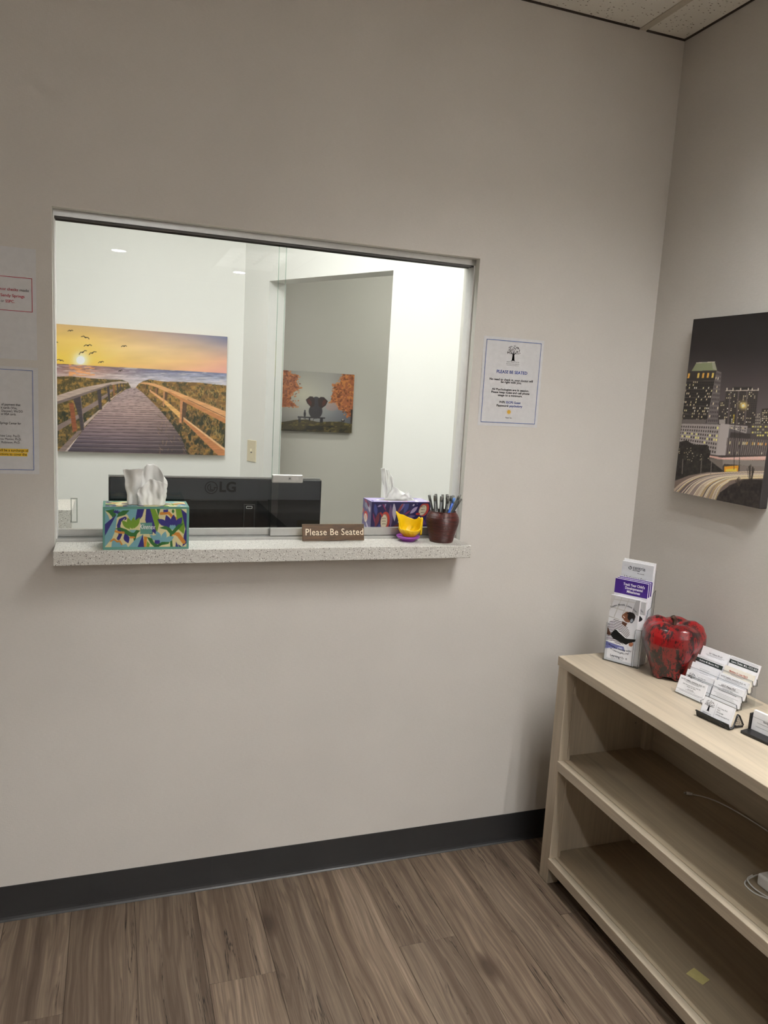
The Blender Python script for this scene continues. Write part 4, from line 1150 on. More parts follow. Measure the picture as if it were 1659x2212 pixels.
PN, PLv, PR, PBl, PMg, PGy = (34, 28, 78), (150, 132, 168), (168, 48, 50), (58, 66, 128), (128, 34, 84), (176, 168, 186)
def purple_front(side=False):
    q = [(395, 735), (1560, 745), (1560, 1235), (365, 1235)]
    p = Pic(60 if side else 190, 84, q if not side else [(195, 640), (400, 740), (365, 1240), (180, 1235)], bg=PN if not side else (112, 104, 142), seed=6)
    if side:
        for c, l, w, a, col in (((280, 800), 170, 80, 1.3, (150, 152, 172)), ((270, 720), 120, 40, .9, (176, 90, 110)), ((190, 900), 120, 70, 1.5, (204, 120, 112)), ((215, 1010), 180, 40, 1.9, (132, 140, 170)), ((345, 850), 160, 50, 1.4, (196, 186, 204)), ((320, 780), 140, 40, 1.2, (120, 60, 90)), ((300, 1150), 140, 30, 1.1, (206, 198, 212)), ((230, 1180), 120, 40, .8, (168, 168, 190))): p.poly(leaf(*c, l, w, a), col)
        p.ell(268, 1000, 46, 92, (206, 72, 66)); p.ell(266, 1030, 36, 76, (232, 214, 200))
        for k in range(7): p.ell(255+(k % 2)*20, 990+k*12, 6, 9, (190, 120, 110))
        return p
    for c, l, w, a, col in (((470, 860), 200, 70, 1.4, PBl), ((545, 800), 90, 30, -.3, PLv), ((640, 820), 160, 28, 1.0, PMg), ((440, 1000), 200, 30, 1.3, PMg), ((500, 1020), 260, 80, 1.9, (104, 40, 54)), ((770, 960), 380, 84, 1.55, (98, 76, 118)), ((840, 900), 300, 76, 1.5, PGy), ((660, 780), 100, 30, 1.8, PLv), ((1000, 800), 260, 70, 2.2, (108, 96, 150)), ((1080, 820), 240, 80, 2.0, PBl), ((950, 850), 280, 40, 2.2, (138, 52, 54)),
                            ((1230, 870), 190, 62, -.62, (168, 152, 186)), ((1100, 910), 170, 30, -.5, PMg), ((1170, 975), 200, 44, -.15, (98, 84, 128)), ((1220, 790), 50, 30, -.6, PGy), ((1400, 1050), 220, 90, .5, (92, 58, 116)), ((870, 1140), 330, 60, -.45, (102, 34, 40)), ((560, 1160), 160, 90, 1.3, PBl), ((1290, 1160), 200, 70, 1.0, PBl), ((940, 1060), 160, 40, 1.9, (84, 30, 46)), ((1290, 770), 30, 20, 0, PLv)):
        p.poly(leaf(*c, l, w, a), col)
    for cx, cy, rx, ry, a in ((650, 1050, 92, 150, .12), (1420, 870, 92, 118, .7)):
        p.ell(cx+10, cy-10, rx, ry, (178, 54, 44), a); p.poly([(cx-40, cy+80), (cx+40, cy+70), (cx, cy+175)], (178, 54, 44)) if a < .5 else None
        p.ell(cx-12, cy, rx*.78, ry*.84, (150, 116, 100), a); p.ell(cx-14, cy+2, rx*.66, ry*.74, (214, 202, 178), a)
        for k in range(9): p.ell(cx-14+((k % 3)-1)*26, cy-52+(k//3)*44, 6, 13, (96, 84, 66), (k % 3-1)*-.5+a)
    p.line([(570, 915), (600, 955)], 34, PR); p.line([(1290, 930), (1340, 930)], 34, PR)
    p.put(p.y < 768, PN); p.put(p.y > 1215, PN)
    return p
def purple_top():
    p = Pic(150, 60, [(0, 0), (100, 0), (100, 50), (0, 50)], bg=(176, 166, 204), seed=4)
    r = random.Random(3)
    for k in range(26): p.poly(leaf(r.uniform(0, 100), r.uniform(0, 50), r.uniform(12, 26), r.uniform(3, 7), r.uniform(0, 3)), r.choice([(206, 190, 216), (150, 140, 190), (206, 130, 150), (112, 104, 160), (226, 220, 232)]))
    p.ell(50, 26, 36, 13, (238, 236, 240)); p.ell(50, 26, 32, 10, (120, 110, 110))
    return p
t = tissue_box('purple fruit patterned tissue box behind the glass, right end', (.8170, .1240, ST), .2080, .0930, .1035, plain('navy_carton', (34, 28, 78), .55), 'tissue boxes by the window')
purple_front().build('printed_front', t, .0003, .2077, .0004, .1032, -.0004, 1.0)
purple_front(True).build('printed_side', t, .0927, .0003, .0004, .1032, -.0004, 1.0, 'left')
purple_top().build('printed_top', t, .0003, .2077, .0004, .0926, .1038, 1.0, 'top')
text('Kleenex', .0190, M_WHITE, t, .1150, .0400, -.0009, bold=.006, shear=.25, width=.044, name='brand_lettering')
tissue_sheet(t, [(.060, .103), (.072, .103), (.095, .103)], [(.044, .2080), (.052, .2120), (.062, .2060), (.074, .2040), (.082, .185), (.090, .155)], .103, .050, .011, 21)
tissue_sheet(t, [(.060, .1035), (.110, .1035), (.166, .1035)], [(.086, .150), (.098, .145), (.128, .127), (.140, .133), (.150, .121), (.166, .106)], .103, .044, .012, 5, 36, 18, 'tissue_fold')

# ------------------------------------------------------------------ plaque, toy, vase with pens
t = thing('desk_plaque', 'brown wood grain desk plaque with engraved white lettering on the sill', 'plaque', (.6575, -.0010, ST+.0015), (-.21, 0, .012))
M_SIGN = signwood()
box('plate', (-.0980, -.002, 0), (.0980, .002, .0505), M_SIGN, t, .0006)
box('bevelled_border', (-.0985, .0021, -.0002), (.0985, .0034, .0510), plain('pale_plaque_core', (206, 186, 150), .5), t)
prism('easel_foot', [(.0036, .006), (.0036, .030), (.0170, .0030)], 0, -.03, .03, M_SIGN, t)
text('Please Be Seated', .0285, plain('engraved_cream', (240, 226, 200), .6), t, .003, .0255, -.0026, bold=.004, width=.184, name='lettering', space=1.06)

t = thing('toy_cup', 'yellow crescent shaped plastic toy cup on a purple round base', 'toy', (.8990, -.0075, ST))
M_PURP = plain('purple_plastic', (150, 70, 168), .3)
M_YELP = plain('yellow_plastic', (238, 198, 16), .25)
lathe('base_dish', [(.0001, 0), (.0205, 0), (.0230, .003), (.0230, .0070), (.0330, .0085), (.0375, .0150), (.0365, .0170), (.031, .0150), (.0001, .0135)], M_PURP, t, 44)
def shell():
    nu, nv = 72, 22; V = []; F = []
    def rim(a):       # a measured from the side facing the room, counted anticlockwise seen from above
        d = math.degrees(a) % 360      # 0 = +x (right), 90 = back, 180 = left, 270 = front
        pts = [(0, .054), (10, .056), (22, .0605), (32, .053), (50, .049), (75, .0535), (100, .060), (125, .067), (150, .0765), (163, .0740), (176, .030), (200, .0235), (230, .0235), (270, .0200), (300, .0210), (325, .0260), (340, .0420), (350, .0590), (360, .054)]
        for (a0, z0), (a1, z1) in zip(pts[:-1], pts[1:]):
            if a0 <= d <= a1: return z0+(z1-z0)*(d-a0)/(a1-a0)
        return .054
    for j in range(nv):
        v = j/(nv-1)
        for i in range(nu):
            a = 2*math.pi*i/nu
            zr = rim(a)
            z = v*zr
            r = .0190+.0165*(1-(1-min(1, z/.030))**2)
            if z > .030: r += .0015*(z-.030)/.03
            r *= 1+.025*math.sin(a*14+z*220)*(1 if z < .028 else .25)
            d = math.degrees(a)
            dx = 0
            if 118 < d < 176 and z > .045: dx = -.010*((z-.045)/.03)
            V.append((r*math.cos(a)*1.02+.004+dx, r*math.sin(a)*.86, .0150+z))
    for j in range(nv-1):
        for i in range(nu): F.append((j*nu+i, j*nu+(i+1) % nu, (j+1)*nu+(i+1) % nu, (j+1)*nu+i))
    F.append(tuple(range(nu))[::-1])
    o = mesh('crescent_shell', V, F, M_YELP, t, True)
    so = o.modifiers.new('s', 'SOLIDIFY'); so.thickness = .0026
    return o
shell()
lathe('rim_post', [(.0001, 0), (.0034, .0005), (.0040, .030), (.0042, .052), (.0030, .056), (.0001, .0570)], M_YELP, t, 14, (.0405, -.006, .0190))
lathe('peg_hole', [(.0001, 0), (.0016, 0), (.0016, .0004), (.0001, .0004)], M_BLACK, t, 12, (.020, .020, .04))

VX, VY = 1.0075, -.0210
t = thing('pen_vase', 'dark brown ribbed ceramic vase on the sill right end', 'vase', (VX, VY, ST))
prof = []
ctrl = [(0, .0360), (.006, .0385), (.02, .0412), (.04, .0465), (.058, .0515), (.068, .0530), (.078, .0520), (.086, .0485), (.093, .0435), (.097, .0410), (.0985, .0415)]
for k in range(150):
    z = .0985*k/149
    for (z0, r0), (z1, r1) in zip(ctrl[:-1], ctrl[1:]):
        if z0 <= z <= z1: r = r0+(r1-r0)*(z-z0)/(z1-z0); break
    prof.append((r+.00055*math.sin(z*2*math.pi/.0036), z))
inner = [(.0385, .0985), (.0385, .093), (.044, .083), (.048, .068), (.040, .03), (.034, .006), (.0001, .005)]
lathe('vase_body', [(.0001, 0)]+prof+inner, vasemat(), t, 56)
M_PENB = plain('smoky_black_pen', (58, 59, 58), .3); M_PENT = plain('smoky_grey_cap', (108, 108, 104), .35); M_PENBL = plain('blue_pen', (44, 92, 190), .3); M_PENBC = plain('light_blue_cap', (104, 150, 222), .35)
pens = [(.9662, .2523, .020), (.9744, .2552, -.01), (.9858, .2568, .012), (.9961, .2526, -.012), (1.0090, .2555, .010), (1.0167, .2556, -.018), (1.0260, .2557, .014), (1.0343, .2493, -.030), (1.0403, .2515, .012), (1.0608, .2596, -.014), (1.0691, .2438, -.004), (1.0497, .2516, .018), (.9905, .2500, .028), (1.0140, .2490, -.030)]
def pen(top, foot, b, c, label, group):
    d = (Vector(top)-Vector(foot)); L = d.length
    q = d.to_track_quat('Z', 'Y').to_euler()
    o = thing('pen', label, 'pen', foot, tuple(q), group)
    lathe('barrel', [(.0001, 0), (.0036, .002), (.0040, .01), (.0040, L-.017), (.0001, L-.017)], b, o, 10)
    lathe('cap', [(.0001, L-.0169), (.0044, L-.0169), (.0045, L-.001), (.0038, L), (.0001, L)], c, o, 10)
    return o
for i, (x, z, dy) in enumerate(pens):
    dx = x-VX
    foot = (VX+dx*(-.3 if i in (9, 10) else (.0 if i == 7 else (.35 if i in (0, 11) else .55))), VY-dy*.5, ST+.010)
    top = (VX+dx, VY+.006+dy*.9, 1.0+z)
    if i == 7: pen(top, foot, M_PENBL, M_PENBC, 'blue stick pen, the only blue one among black pens in the vase', 'pens in the brown vase')
    elif i == 9: pen(top, foot, M_PENB, plain('tall_grey_cap', (136, 136, 130), .35), 'tallest grey capped pen leaning to the right in the vase', 'pens in the brown vase')
    elif i == 10: pen(top, foot, M_PENB, M_PENT, 'black pen leaning farthest right in the vase', 'pens in the brown vase')
    elif i == 0: pen(top, foot, M_PENB, M_PENT, 'black pen leaning farthest left in the vase', 'pens in the brown vase')
    else: pen(top, foot, M_PENB, M_PENT, {1: 'second black pen from the left in the brown vase', 2: 'third black pen from the left in the brown vase', 12: 'fourth black pen from the left in the brown vase', 3: 'fifth black pen from the left in the brown vase', 4: 'sixth black pen from the left in the brown vase', 13: 'seventh black pen from the left in the brown vase', 5: 'eighth black pen from the left in the brown vase', 6: 'black pen just left of the blue pen in the vase', 8: 'black pen just right of the blue pen in the vase', 11: 'black pen just left of the tallest grey capped pen'}[i], 'pens in the brown vase')

# ------------------------------------------------------------------ bookcase
BY0, BY1 = -.2000, -1.4700
t = thing('bookcase', 'low pale whitewashed wood bookcase against the right wall', 'bookcase', (0, 0, 0))
box('top_board', (BX-.003, BY1, .7345), (W-.004, BY0, SH), M_WOODY, t, .0012)
for ya, yb_ in ((BY0-.004, BY0-.026), (BY1+.026, BY1+.004)):
    box('side_panel', (BX+.0302, yb_, .0), (W-.006, ya, .7343), M_WOODZ, t)
for ya in (BY0-.004, BY1+.054):
    box('front_stile', (BX, ya-.050, .0), (BX+.030, ya, .7343), M_WOODZ, t, .001)
box('stile_return', (BX+.0302, BY0-.0545, .0), (BX+.040, BY0-.0262, .7343), M_WOODZ, t)
box('back_panel', (W-.022, BY1+.03, .045), (W-.012, BY0-.027, .7343), M_WOODY, t)
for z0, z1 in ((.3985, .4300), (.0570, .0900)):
    s = box('shelf', (BX+.020, BY1+.0265, z0+.006), (W-.0225, BY0-.0265, z1), M_SHELF_SHADED, t)
    box('shelf_lip', (BX-.0035, BY1+.053, z0), (BX+.0192, BY0-.050, z1+.0006), M_WOODY, t, .0012)
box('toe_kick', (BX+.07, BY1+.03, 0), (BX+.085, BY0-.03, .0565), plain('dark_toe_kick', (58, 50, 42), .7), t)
box('corner_cleat', (W-.050, BY0-.052, .4305), (W-.0225, BY0-.0265, .7340), M_WOODZ, t)
box('corner_cleat', (W-.050, BY0-.052, .0905), (W-.0225, BY0-.0265, .3980), M_WOODZ, t)
for z in (.520, .553, .16, .193): lathe('peg_hole', [(.0001, 0), (.0028, 0), (.0028, .0006), (.0001, .0006)], M_BLACK, t, 10, (1.672, BY0-.0268, z))

# ------------------------------------------------------------------ brochure stand on the bookcase
TH = math.atan2(-.8542, .5199)
RZ = (0, 0, TH)
st = thing('brochure_stand', 'clear acrylic three tier brochure stand on the bookcase corner', 'stand', (1.4889, -.2589, SH), RZ)
bw = .1148
box('base', (0, 0, .0005), (bw, .084, .003), M_ACR, st)
prof = [(0, 0), (.084, 0), (.084, .2370), (.066, .2300), (.060, .1870), (.034, .1800), (.030, .1280), (0, .1230)]
for x in (.0, bw-.0025): prism('side_panel', [(y, max(z, .0005)) for y, z in prof], 0, x, x+.0025, M_ACR, st)
box('back_panel', (.0026, .0815, .0032), (bw-.0026, .084, .300), M_ACR, st)
for y, h_ in ((0, .1230), (.0285, .1800), (.057, .2300)):
    if y: box('divider', (.0026, y, .0032), (bw-.0026, y+.0022, h_), M_ACR, st)
    else: boxes('front_panel', [((.0026, y, .0032), (.012, y+.0022, h_)), ((bw-.0200, y, .0032), (bw-.0026, y+.0022, h_)), ((.012, y, .0032), (bw-.0200, y+.0022, .012))], M_ACR, st)
eg = [(bw+.0002, -.0002, .003), (bw+.0002, -.0002, .123), (bw+.0002, .030, .128), (bw+.0002, .034, .180), (bw+.0002, .060, .187), (bw+.0002, .066, .230), (bw+.0002, .084, .237), (bw+.0002, .084, .003)]
tube('polished_edge', eg, .0007, M_ACRE, st, 6, False)
tube('polished_edge', [(0, -.0003, .003), (bw, -.0003, .003)], .0008, M_ACRE, st, 6, False)
tube('polished_edge', [(bw-.020, -.0003, .003), (bw-.020, -.0003, .118), (bw-.016, -.0003, .123), (bw, -.0003, .123)], .0006, M_ACRE, st, 6, False)

def brochure(name, label, x0, y0, w, h, d, z=.0036, lean=-.03):
    o = thing(name, label, 'brochure', st.matrix_basis @ Vector((x0, y0, z)), (lean, 0, TH), 'brochures in the acrylic stand')
    box('pages', (0, 0, 0), (w, d, h), M_CARD, o)
    return o
bpy.context.view_layer.update()
def reader_cover():
    p = Pic(130, 270, [(262, 815), (750, 920), (690, 2040), (190, 1925)], bg=(226, 226, 230), seed=8)
    p.grid(p.all(), [190, 750], [820, 1400, 2040], [[(196, 194, 194), (176, 175, 178)], [(232, 232, 236), (214, 214, 220)], [(236, 237, 242), (230, 231, 238)]])
    for a, b in (((330, 830), (200, 1200)), ((450, 850), (330, 1190)), ((570, 880), (470, 1150)), ((250, 1010), (560, 1110)), ((300, 890), (700, 960)), ((240, 1180), (420, 1240))): p.line([a, b], 14, (178, 175, 172))
    p.poly([(680, 920), (752, 920), (745, 1180), (620, 1120)], (160, 158, 160)); p.poly([(262, 815), (330, 835), (290, 960), (255, 980)], (188, 184, 182))
    sk, sk2 = (118, 76, 54), (84, 52, 38)
    shirt = [(330, 1235), (430, 1245), (480, 1290), (560, 1360), (600, 1430), (610, 1500), (570, 1540), (540, 1660), (430, 1660), (310, 1600), (205, 1590), (215, 1400), (230, 1290)]
    m = p.poly(shirt, (232, 230, 234))
    for k in range(17):
        y0 = 1235+k*27
        q = [(200, y0+20), (330, y0+4), (470, y0+46), (620, y0+150)]
        dist = np.zeros(p.x.shape)
        yy = np.interp(p.x, [a for a, b in q], [b for a, b in q])
        p.put(m & (abs(p.y-yy) < 5.5), (44, 36, 44))
    p.poly([(470, 1260), (560, 1300), (530, 1360), (470, 1310)], sk2)                       # neck
    p.ell(560, 1195, 92, 78, sk, 1.1); p.ell(500, 1180, 40, 42, sk, .6); p.ell(620, 1190, 64, 66, (26, 20, 20), .9); p.poly([(530, 1130), (590, 1105), (650, 1125), (684, 1190), (670, 1260), (640, 1230), (600, 1170)], (26, 20, 20))
    p.line([(485, 1178), (510, 1205)], 9, (236, 226, 220)); p.line([(535, 1145), (560, 1165)], 6, (40, 26, 22)); p.line([(512, 1140), (524, 1150)], 6, (40, 26, 22))
    p.ell(630, 1255, 30, 42, (70, 74, 82), .3); p.ell(626, 1252, 20, 30, (150, 156, 166), .3)
    p.poly([(225, 1350), (270, 1440), (300, 1500), (250, 1510), (215, 1480)], sk2)
    p.poly([(360, 1400), (420, 1440), (560, 1560), (700, 1570), (740, 1560), (730, 1600), (600, 1640), (560, 1665), (430, 1610), (330, 1560), (280, 1490)], (12, 12, 14)); p.poly([(370, 1398), (405, 1418), (565, 1545), (545, 1555), (420, 1450)], (236, 236, 240))
    p.ell(640, 1660, 36, 34, (150, 98, 74)); p.ell(655, 1645, 24, 22, (170, 112, 86))
    mm = p.poly([(205, 1605), (310, 1640), (430, 1680), (520, 1700), (550, 1790), (470, 1760), (330, 1730), (200, 1740)], (108, 112, 168)); p.tint(mm, 90, 60, (196, 200, 226), .45, .7)
    p.poly([(560, 1690), (600, 1700), (640, 1800), (620, 1830)], (214, 216, 228))
    return p
M_TXT = plain('dark_slate_ink', (40, 44, 58), .6, spec=.2)
b2 = brochure('brochure', 'second reader cover brochure peeking out right of the front one', .0195, .0125, .0935, .2090, .008)
box('dark_photo_edge', (.074, -.0004, .165), (.0935, 0, .205), plain('print_grey', (178, 178, 180), .6), b2)
text('nar.', .0085, M_TXT, b2, .0840, .176, -.0006, rotl=-.75, bold=.01)
V = [(.0760+.012*math.sin(k*math.pi/10)*1.0, -.0005, .140+.022*k/10) for k in range(11)]
mesh('printed_hair', V, [tuple(range(11))], M_INK, b2)
b1 = brochure('brochure', 'front reader brochure in striped shirt cover, white with arched lettering', .0040, .0030, .0935, .2100, .008)
reader_cover().build('printed_cover', b1, .0002, .0933, .0002, .2098, -.0004, 1.0)
arc_text('Listen. Absorb. Learn. Soar.', .0080, M_TXT, b1, [(.004, .1700), (.024, .1815), (.045, .1860), (.066, .1835), (.089, .1710)], .012, -.0008)
arc_text('Become a member today', .0078, M_TXT, b1, [(.010, .0520), (.034, .0455), (.058, .0430), (.085, .0470)], .012, -.0008)
arc_text('at LearningAlly.org!', .0078, M_TXT, b1, [(.017, .0400), (.036, .0345), (.058, .0330), (.078, .0375)], .012, -.0008)
text('Learning', .0105, M_TXT, b1, .0190, .0180, -.0008, align='LEFT', bold=.015, width=.031); text('Ally', .0105, M_GREYINK, b1, .0512, .0180, -.0008, align='LEFT', width=.013)
text('Together It\'s Possible', .0045, M_GREYINK, b1, .020, .0110, -.0008, align='LEFT', width=.040)
for r in (.0018, .0032): ring('emblem_arc', .0700, .0180, r, r+.0006, -.0008, M_TXT, b1, -1, 1, 8); ring('emblem_arc', .0730, .0180, r, r+.0006, -.0008, M_TXT, b1, math.pi-1, math.pi+1, 8)
M_PUR = plain('purple_print', (62, 30, 122), .5)
for k in range(3):
    b3 = brochure('brochure', ['foremost purple topped milestone tracker brochure in the middle tier', 'purple topped brochure just behind the foremost milestone tracker', 'rearmost purple topped brochure of the middle tier'][k], .0015+k*.0035, .0345+k*.0065, .1060, .2590+k*.003, .0055, lean=-.010)
    box('printed_band', (0, -.0005, .2130+k*.003), (.1060, -.0001, .2590+k*.003), M_PUR, b3)
    if k == 0:
        for s_, z, x_, w_ in (("Track Your Child's", .2455, .0615, .0680), ('Developmental', .2345, .0620, .0560), ('Milestones', .2235, .0615, .0420)): text(s_, .0115, M_CARD, b3, x_, z, -.0009, bold=.025, width=w_)
        for z, h_, c in ((.196, .015, (210, 206, 210)), (.150, .036, (120, 58, 62)), (.128, .02, (96, 116, 120))): bars('printed_panel', [(.090, .1058, z-h_/2, z+h_/2)], plain('panel%d' % int(z*1000), c, .6), b3, -.0005)
for k in range(2):
    b4 = brochure('brochure', ['grey and white brochure with a round logo in the rear tier', 'plain white brochure behind the grey round logo brochure'][k], .0065+k*.002, .0640+k*.0075, .1010, .3120+k*.007, .0055, lean=-.008)
    if k == 0:
        box('printed_face', (0, -.0004, .18), (.1010, -.0001, .3120), plain('grey_print', (206, 207, 212), .5), b4)
        text('centria', .0165, M_TXT, b4, .0350, .2960, -.0008, align='LEFT', bold=.004, width=.0400); text('AUTISM', .0048, M_TXT, b4, .0355, .2875, -.0008, align='LEFT', bold=.02, width=.023)
        text('Be unstuck.', .0045, M_TXT, b4, .0520, .2800, -.0008, align='LEFT', bold=.01, width=.022); text('Understanding', .0140, M_TXT, b4, .0110, .2620, -.0008, align='LEFT', bold=.006, width=.068)
        ring('logo_ring', .0265, .2940, .0038, .0055, -.0008, M_TXT, b4, math.pi*.9, math.pi*2.6); ring('logo_ring', .0265, .2940, .0020, .0030, -.0008, M_TXT, b4, 0, math.pi)

# ------------------------------------------------------------------ decorative apple
def apple():
    o = thing('decorative_apple', 'large red crackle painted decorative apple on the bookcase', 'ornament', (1.6110, -.4250, SH))
    nu, nv = 90, 60; V = []; F = []
    ctrl = [(0, .010, .020), (.06, .040, .004), (.12, .058, .000), (.2, .066, .010), (.35, .084, .050), (.5, .1020, .088), (.62, .1130, .120), (.74, .1120, .146), (.84, .098, .1690), (.91, .072, .1810), (.96, .042, .1790), (1.0, .010, .1560)]
    def cv(t_):
        for i in range(len(ctrl)-1):
            if ctrl[i][0] <= t_ <= ctrl[i+1][0]:
                f = (t_-ctrl[i][0])/(ctrl[i+1][0]-ctrl[i][0]); f = f*f*(3-2*f)*.5+f*.5
                return ctrl[i][1]+(ctrl[i+1][1]-ctrl[i][1])*f, ctrl[i][2]+(ctrl[i+1][2]-ctrl[i][2])*f
    for j in range(nv):
        t_ = j/(nv-1); r, z = cv(t_)
        for i in range(nu):
            a = 2*math.pi*i/nu
            lob = math.cos(5*(a+.5))
            rr = r*(1+lob*(.036 if .2 < t_ < .8 else (.10 if t_ <= .2 else .045)))
            zz = z+lob*(-.007 if t_ < .2 else .0045*max(0, (t_-.55)/.45))+(.007 if t_ < .2 else 0)
            zz += .002*math.sin(3*a+t_*9)
            V.append((rr*.80*math.cos(a), rr*.80*math.sin(a), max(zz*.955, .0004)))
    for j in range(nv-1):
        for i in range(nu): F.append((j*nu+i, j*nu+(i+1) % nu, (j+1)*nu+(i+1) % nu, (j+1)*nu+i))
    F.append(tuple(range(nu))[::-1]); F.append(tuple((nv-1)*nu+k for k in range(nu)))
    mesh('fruit', V, F, applemat(), o, True)
    tube('stem', [(0, 0, .145), (.001, .002, .162), (-.001, .004, .176), (-.006, .006, .186)], [.0055, .005, .0052, .0065, .0075], plain('brown_stem', (62, 44, 30), .6), o, 10)
apple()

# ------------------------------------------------------------------ business cards and their holders
CT = math.radians(-80)
def card_stack(label, loc, h=.051, d=.009, w=.0885, lean=-.31, group='business card stacks on the bookcase', mat=None):
    o = thing('card_stack', label, 'business cards', loc, (lean, 0, CT), group)
    bm = bmesh.new(); n = 4
    for k in range(n):
        e = random.Random(label+str(k)).uniform(-.0006, .0006)
        addbox(bm, (e, d*k/n, .0002*k), (w+e, d*(k+1)/n-.0002, h-abs(e)))
    fromb('cards', bm, mat or M_CARD, o)
    return o
def lines(o, lst, mat=M_GREYINK):
    bars('fine_print', [(x0, x1, z-.00026, z+.00026) for x0, x1, z in lst], mat, o, -.0004)
O8 = Vector((1.585, -.5150, SH)); XL = Vector((math.cos(CT), math.sin(CT), 0)); YL = Vector((-math.sin(CT), math.cos(CT), 0))
hd = thing('card_holder', 'clear acrylic eight pocket tiered card holder full of cards', 'card holder', O8, (0, 0, CT))
HWD = .186
for k in range(4):
    y, z = k*.0185, .006+.020*k
    prism('pocket_tray', [(y-.006, z-.001), (y-.012, z+.016), (y-.0105, z+.016), (y-.0045, z+.0005), (y+.0115, z+.0005), (y+.0115, z-.001)], 0, -.003, HWD, M_ACR, hd)
    tube('polished_edge', [(HWD, y-.012, z+.016), (HWD, y-.006, z-.001), (HWD, y+.0115, z-.001), (HWD, y+.0068, z+.018)], .0010, M_ACRE, hd, 6, False)
    tube('polished_edge', [(-.003, y-.012, z+.016), (HWD, y-.012, z+.016)], .0005, M_ACRE, hd, 5, False)
prism('back_support', [(.0680, .0005), (.1130, .0005), (.1130, .003), (.0750, .003), (.0700, .066), (.0670, .066)], 0, .002, HWD-.004, M_ACR, hd)
box('base_foot', (.002, -.004, .0005), (HWD-.004, .0660, .0025), M_ACR, hd)
def pocket(col, k): return O8+XL*(.001+col*.0935)+YL*(k*.0185-.0018)+Vector((0, 0, .0085+.020*k))
c = card_stack('cards printed with a leafy tree, lowest left pocket of the tiered holder', pocket(0, 0))
tree_logo(c, .0200, .032, .027); bars('divider_line', [(.0370, .0374, .010, .046)], M_GREYINK, c); text('Paul J. Cohen, Ph.D.', .0045, M_INK, c, .041, .0385, align='LEFT', width=.025); text('Director', .0042, M_INK, c, .041, .0340, align='LEFT'); text('(770) 395-2880', .0042, M_INK, c, .041, .0290, align='LEFT', width=.021); lines(c, [(.041, .078, .0140)])
c = card_stack('plain cards with faint print, second left pocket of the tiered holder', pocket(0, 1)); lines(c, [(.028, .062, .0395), (.030, .060, .0350), (.032, .060, .028), (.030, .058, .025)])
c = card_stack('cards with a dark green name band, third left pocket of the tiered holder', pocket(0, 2)); M_BAND = plain('dark_green_band', (34, 46, 44), .6)
bars('name_band', [(.0, .0885, .0310, .0430)], M_BAND, c, -.0003); text('Andrew M. Mantini, Ph.D.', .0072, M_CARD, c, .044, .0370, -.0007, bold=.012, width=.066); lines(c, [(.004, .082, .0465)])
c = card_stack('cards with centred dark name, topmost left pocket of the tiered holder', pocket(0, 3), .055); text('Gay F. Robinson, PhD, LLC', .0058, M_INK, c, .048, .0400, bold=.01, width=.044); lines(c, [(.016, .078, .0350), (.02, .07, .0325)])
c = card_stack('cards with underlined black name, lowest right pocket of the tiered holder', pocket(1, 0), .053); text('Judy D. Watson, Ph.D.', .0072, M_INK, c, .045, .0450, bold=.018, width=.046); text('Licensed Psychologist', .0042, M_INK, c, .045, .0370, width=.032); text('Child, Adolescent and Family Psychology', .0042, M_INK, c, .046, .0300, width=.058); lines(c, [(.014, .078, .0412)], M_INK); lines(c, [(.006, .084, .0205), (.014, .07, .0170), (.018, .074, .0135), (.01, .08, .010)])
c = card_stack('cards with spaced capital name, second right pocket of the tiered holder', pocket(1, 1)); text('KATEY FABRELL DAWSON, PH.D., PC', .0052, M_INK, c, .044, .0430, bold=.01, width=.078); lines(c, [(.014, .072, .0395), (.02, .066, .0370), (.024, .062, .0345)])
M_RUST = plain('rust_ink', (176, 62, 36), .6)
c = card_stack('cream cards with rust red name, third right pocket of the tiered holder', pocket(1, 2), .050, mat=plain('cream_card', (236, 230, 218), .6)); text('Matthew G. Love, Psy.D.', .0072, M_RUST, c, .046, .0385, bold=.012, width=.058); lines(c, [(.014, .074, .0338)], M_RUST); lines(c, [(.022, .066, .0312), (.026, .062, .0290)])
c = card_stack('cards with a dark green band, topmost right pocket of the tiered holder', pocket(1, 3), .056, .010); bars('name_band', [(.0, .0885, .0350, .0460)], M_BAND, c, -.0003); text('Laura Chefer, M.S., CCC-SLP', .0075, M_CARD, c, .046, .0405, -.0007, bold=.016, width=.080); lines(c, [(.003, .085, .0490), (.003, .085, .0520)])

OS = Vector((1.5385, -.5425, SH))
hs = thing('card_holder', 'single clear acrylic card holder in front of the tiered one', 'card holder', OS, (0, 0, CT))
prism('pocket_tray', [(-.006, .0006), (-.013, .014), (-.0115, .0145), (-.0045, .0022), (.012, .0022), (.028, .050), (.030, .050), (.0145, .0006)], 0, -.008, .094, M_ACR, hs)
tube('polished_edge', [(.094, -.013, .0145), (.094, -.006, .0012), (.094, .0140, .0012), (.094, .029, .050)], .0009, M_ACRE, hs, 6, False)
tube('polished_edge', [(.094, -.013, .0145), (.098, -.004, .0190), (.098, .012, .0170), (.095, .018, .006)], .0007, M_ACRE, hs, 6)
c = card_stack('white cards with spaced capital name in the single clear holder', OS+YL*-.0015+Vector((0, 0, .0045)), .051, .006)
text('KATEY FABRELL DAWSON, PH.D., PC', .0052, M_INK, c, .045, .0425, bold=.012, width=.078)
lines(c, [(.016, .072, .0395), (.022, .066, .0372), (.0, .0885, .0125), (.012, .078, .0095)], M_GREYINK); text('5555 Glenridge Connector, Suite 200', .0042, M_INK, c, .045, .0305, width=.058); text('Atlanta, GA 30342', .0042, M_INK, c, .045, .0260, width=.030); text('404-250-0000', .0035, M_INK, c, .045, .0195, width=.020); lines(c, [(.028, .062, .0165)])

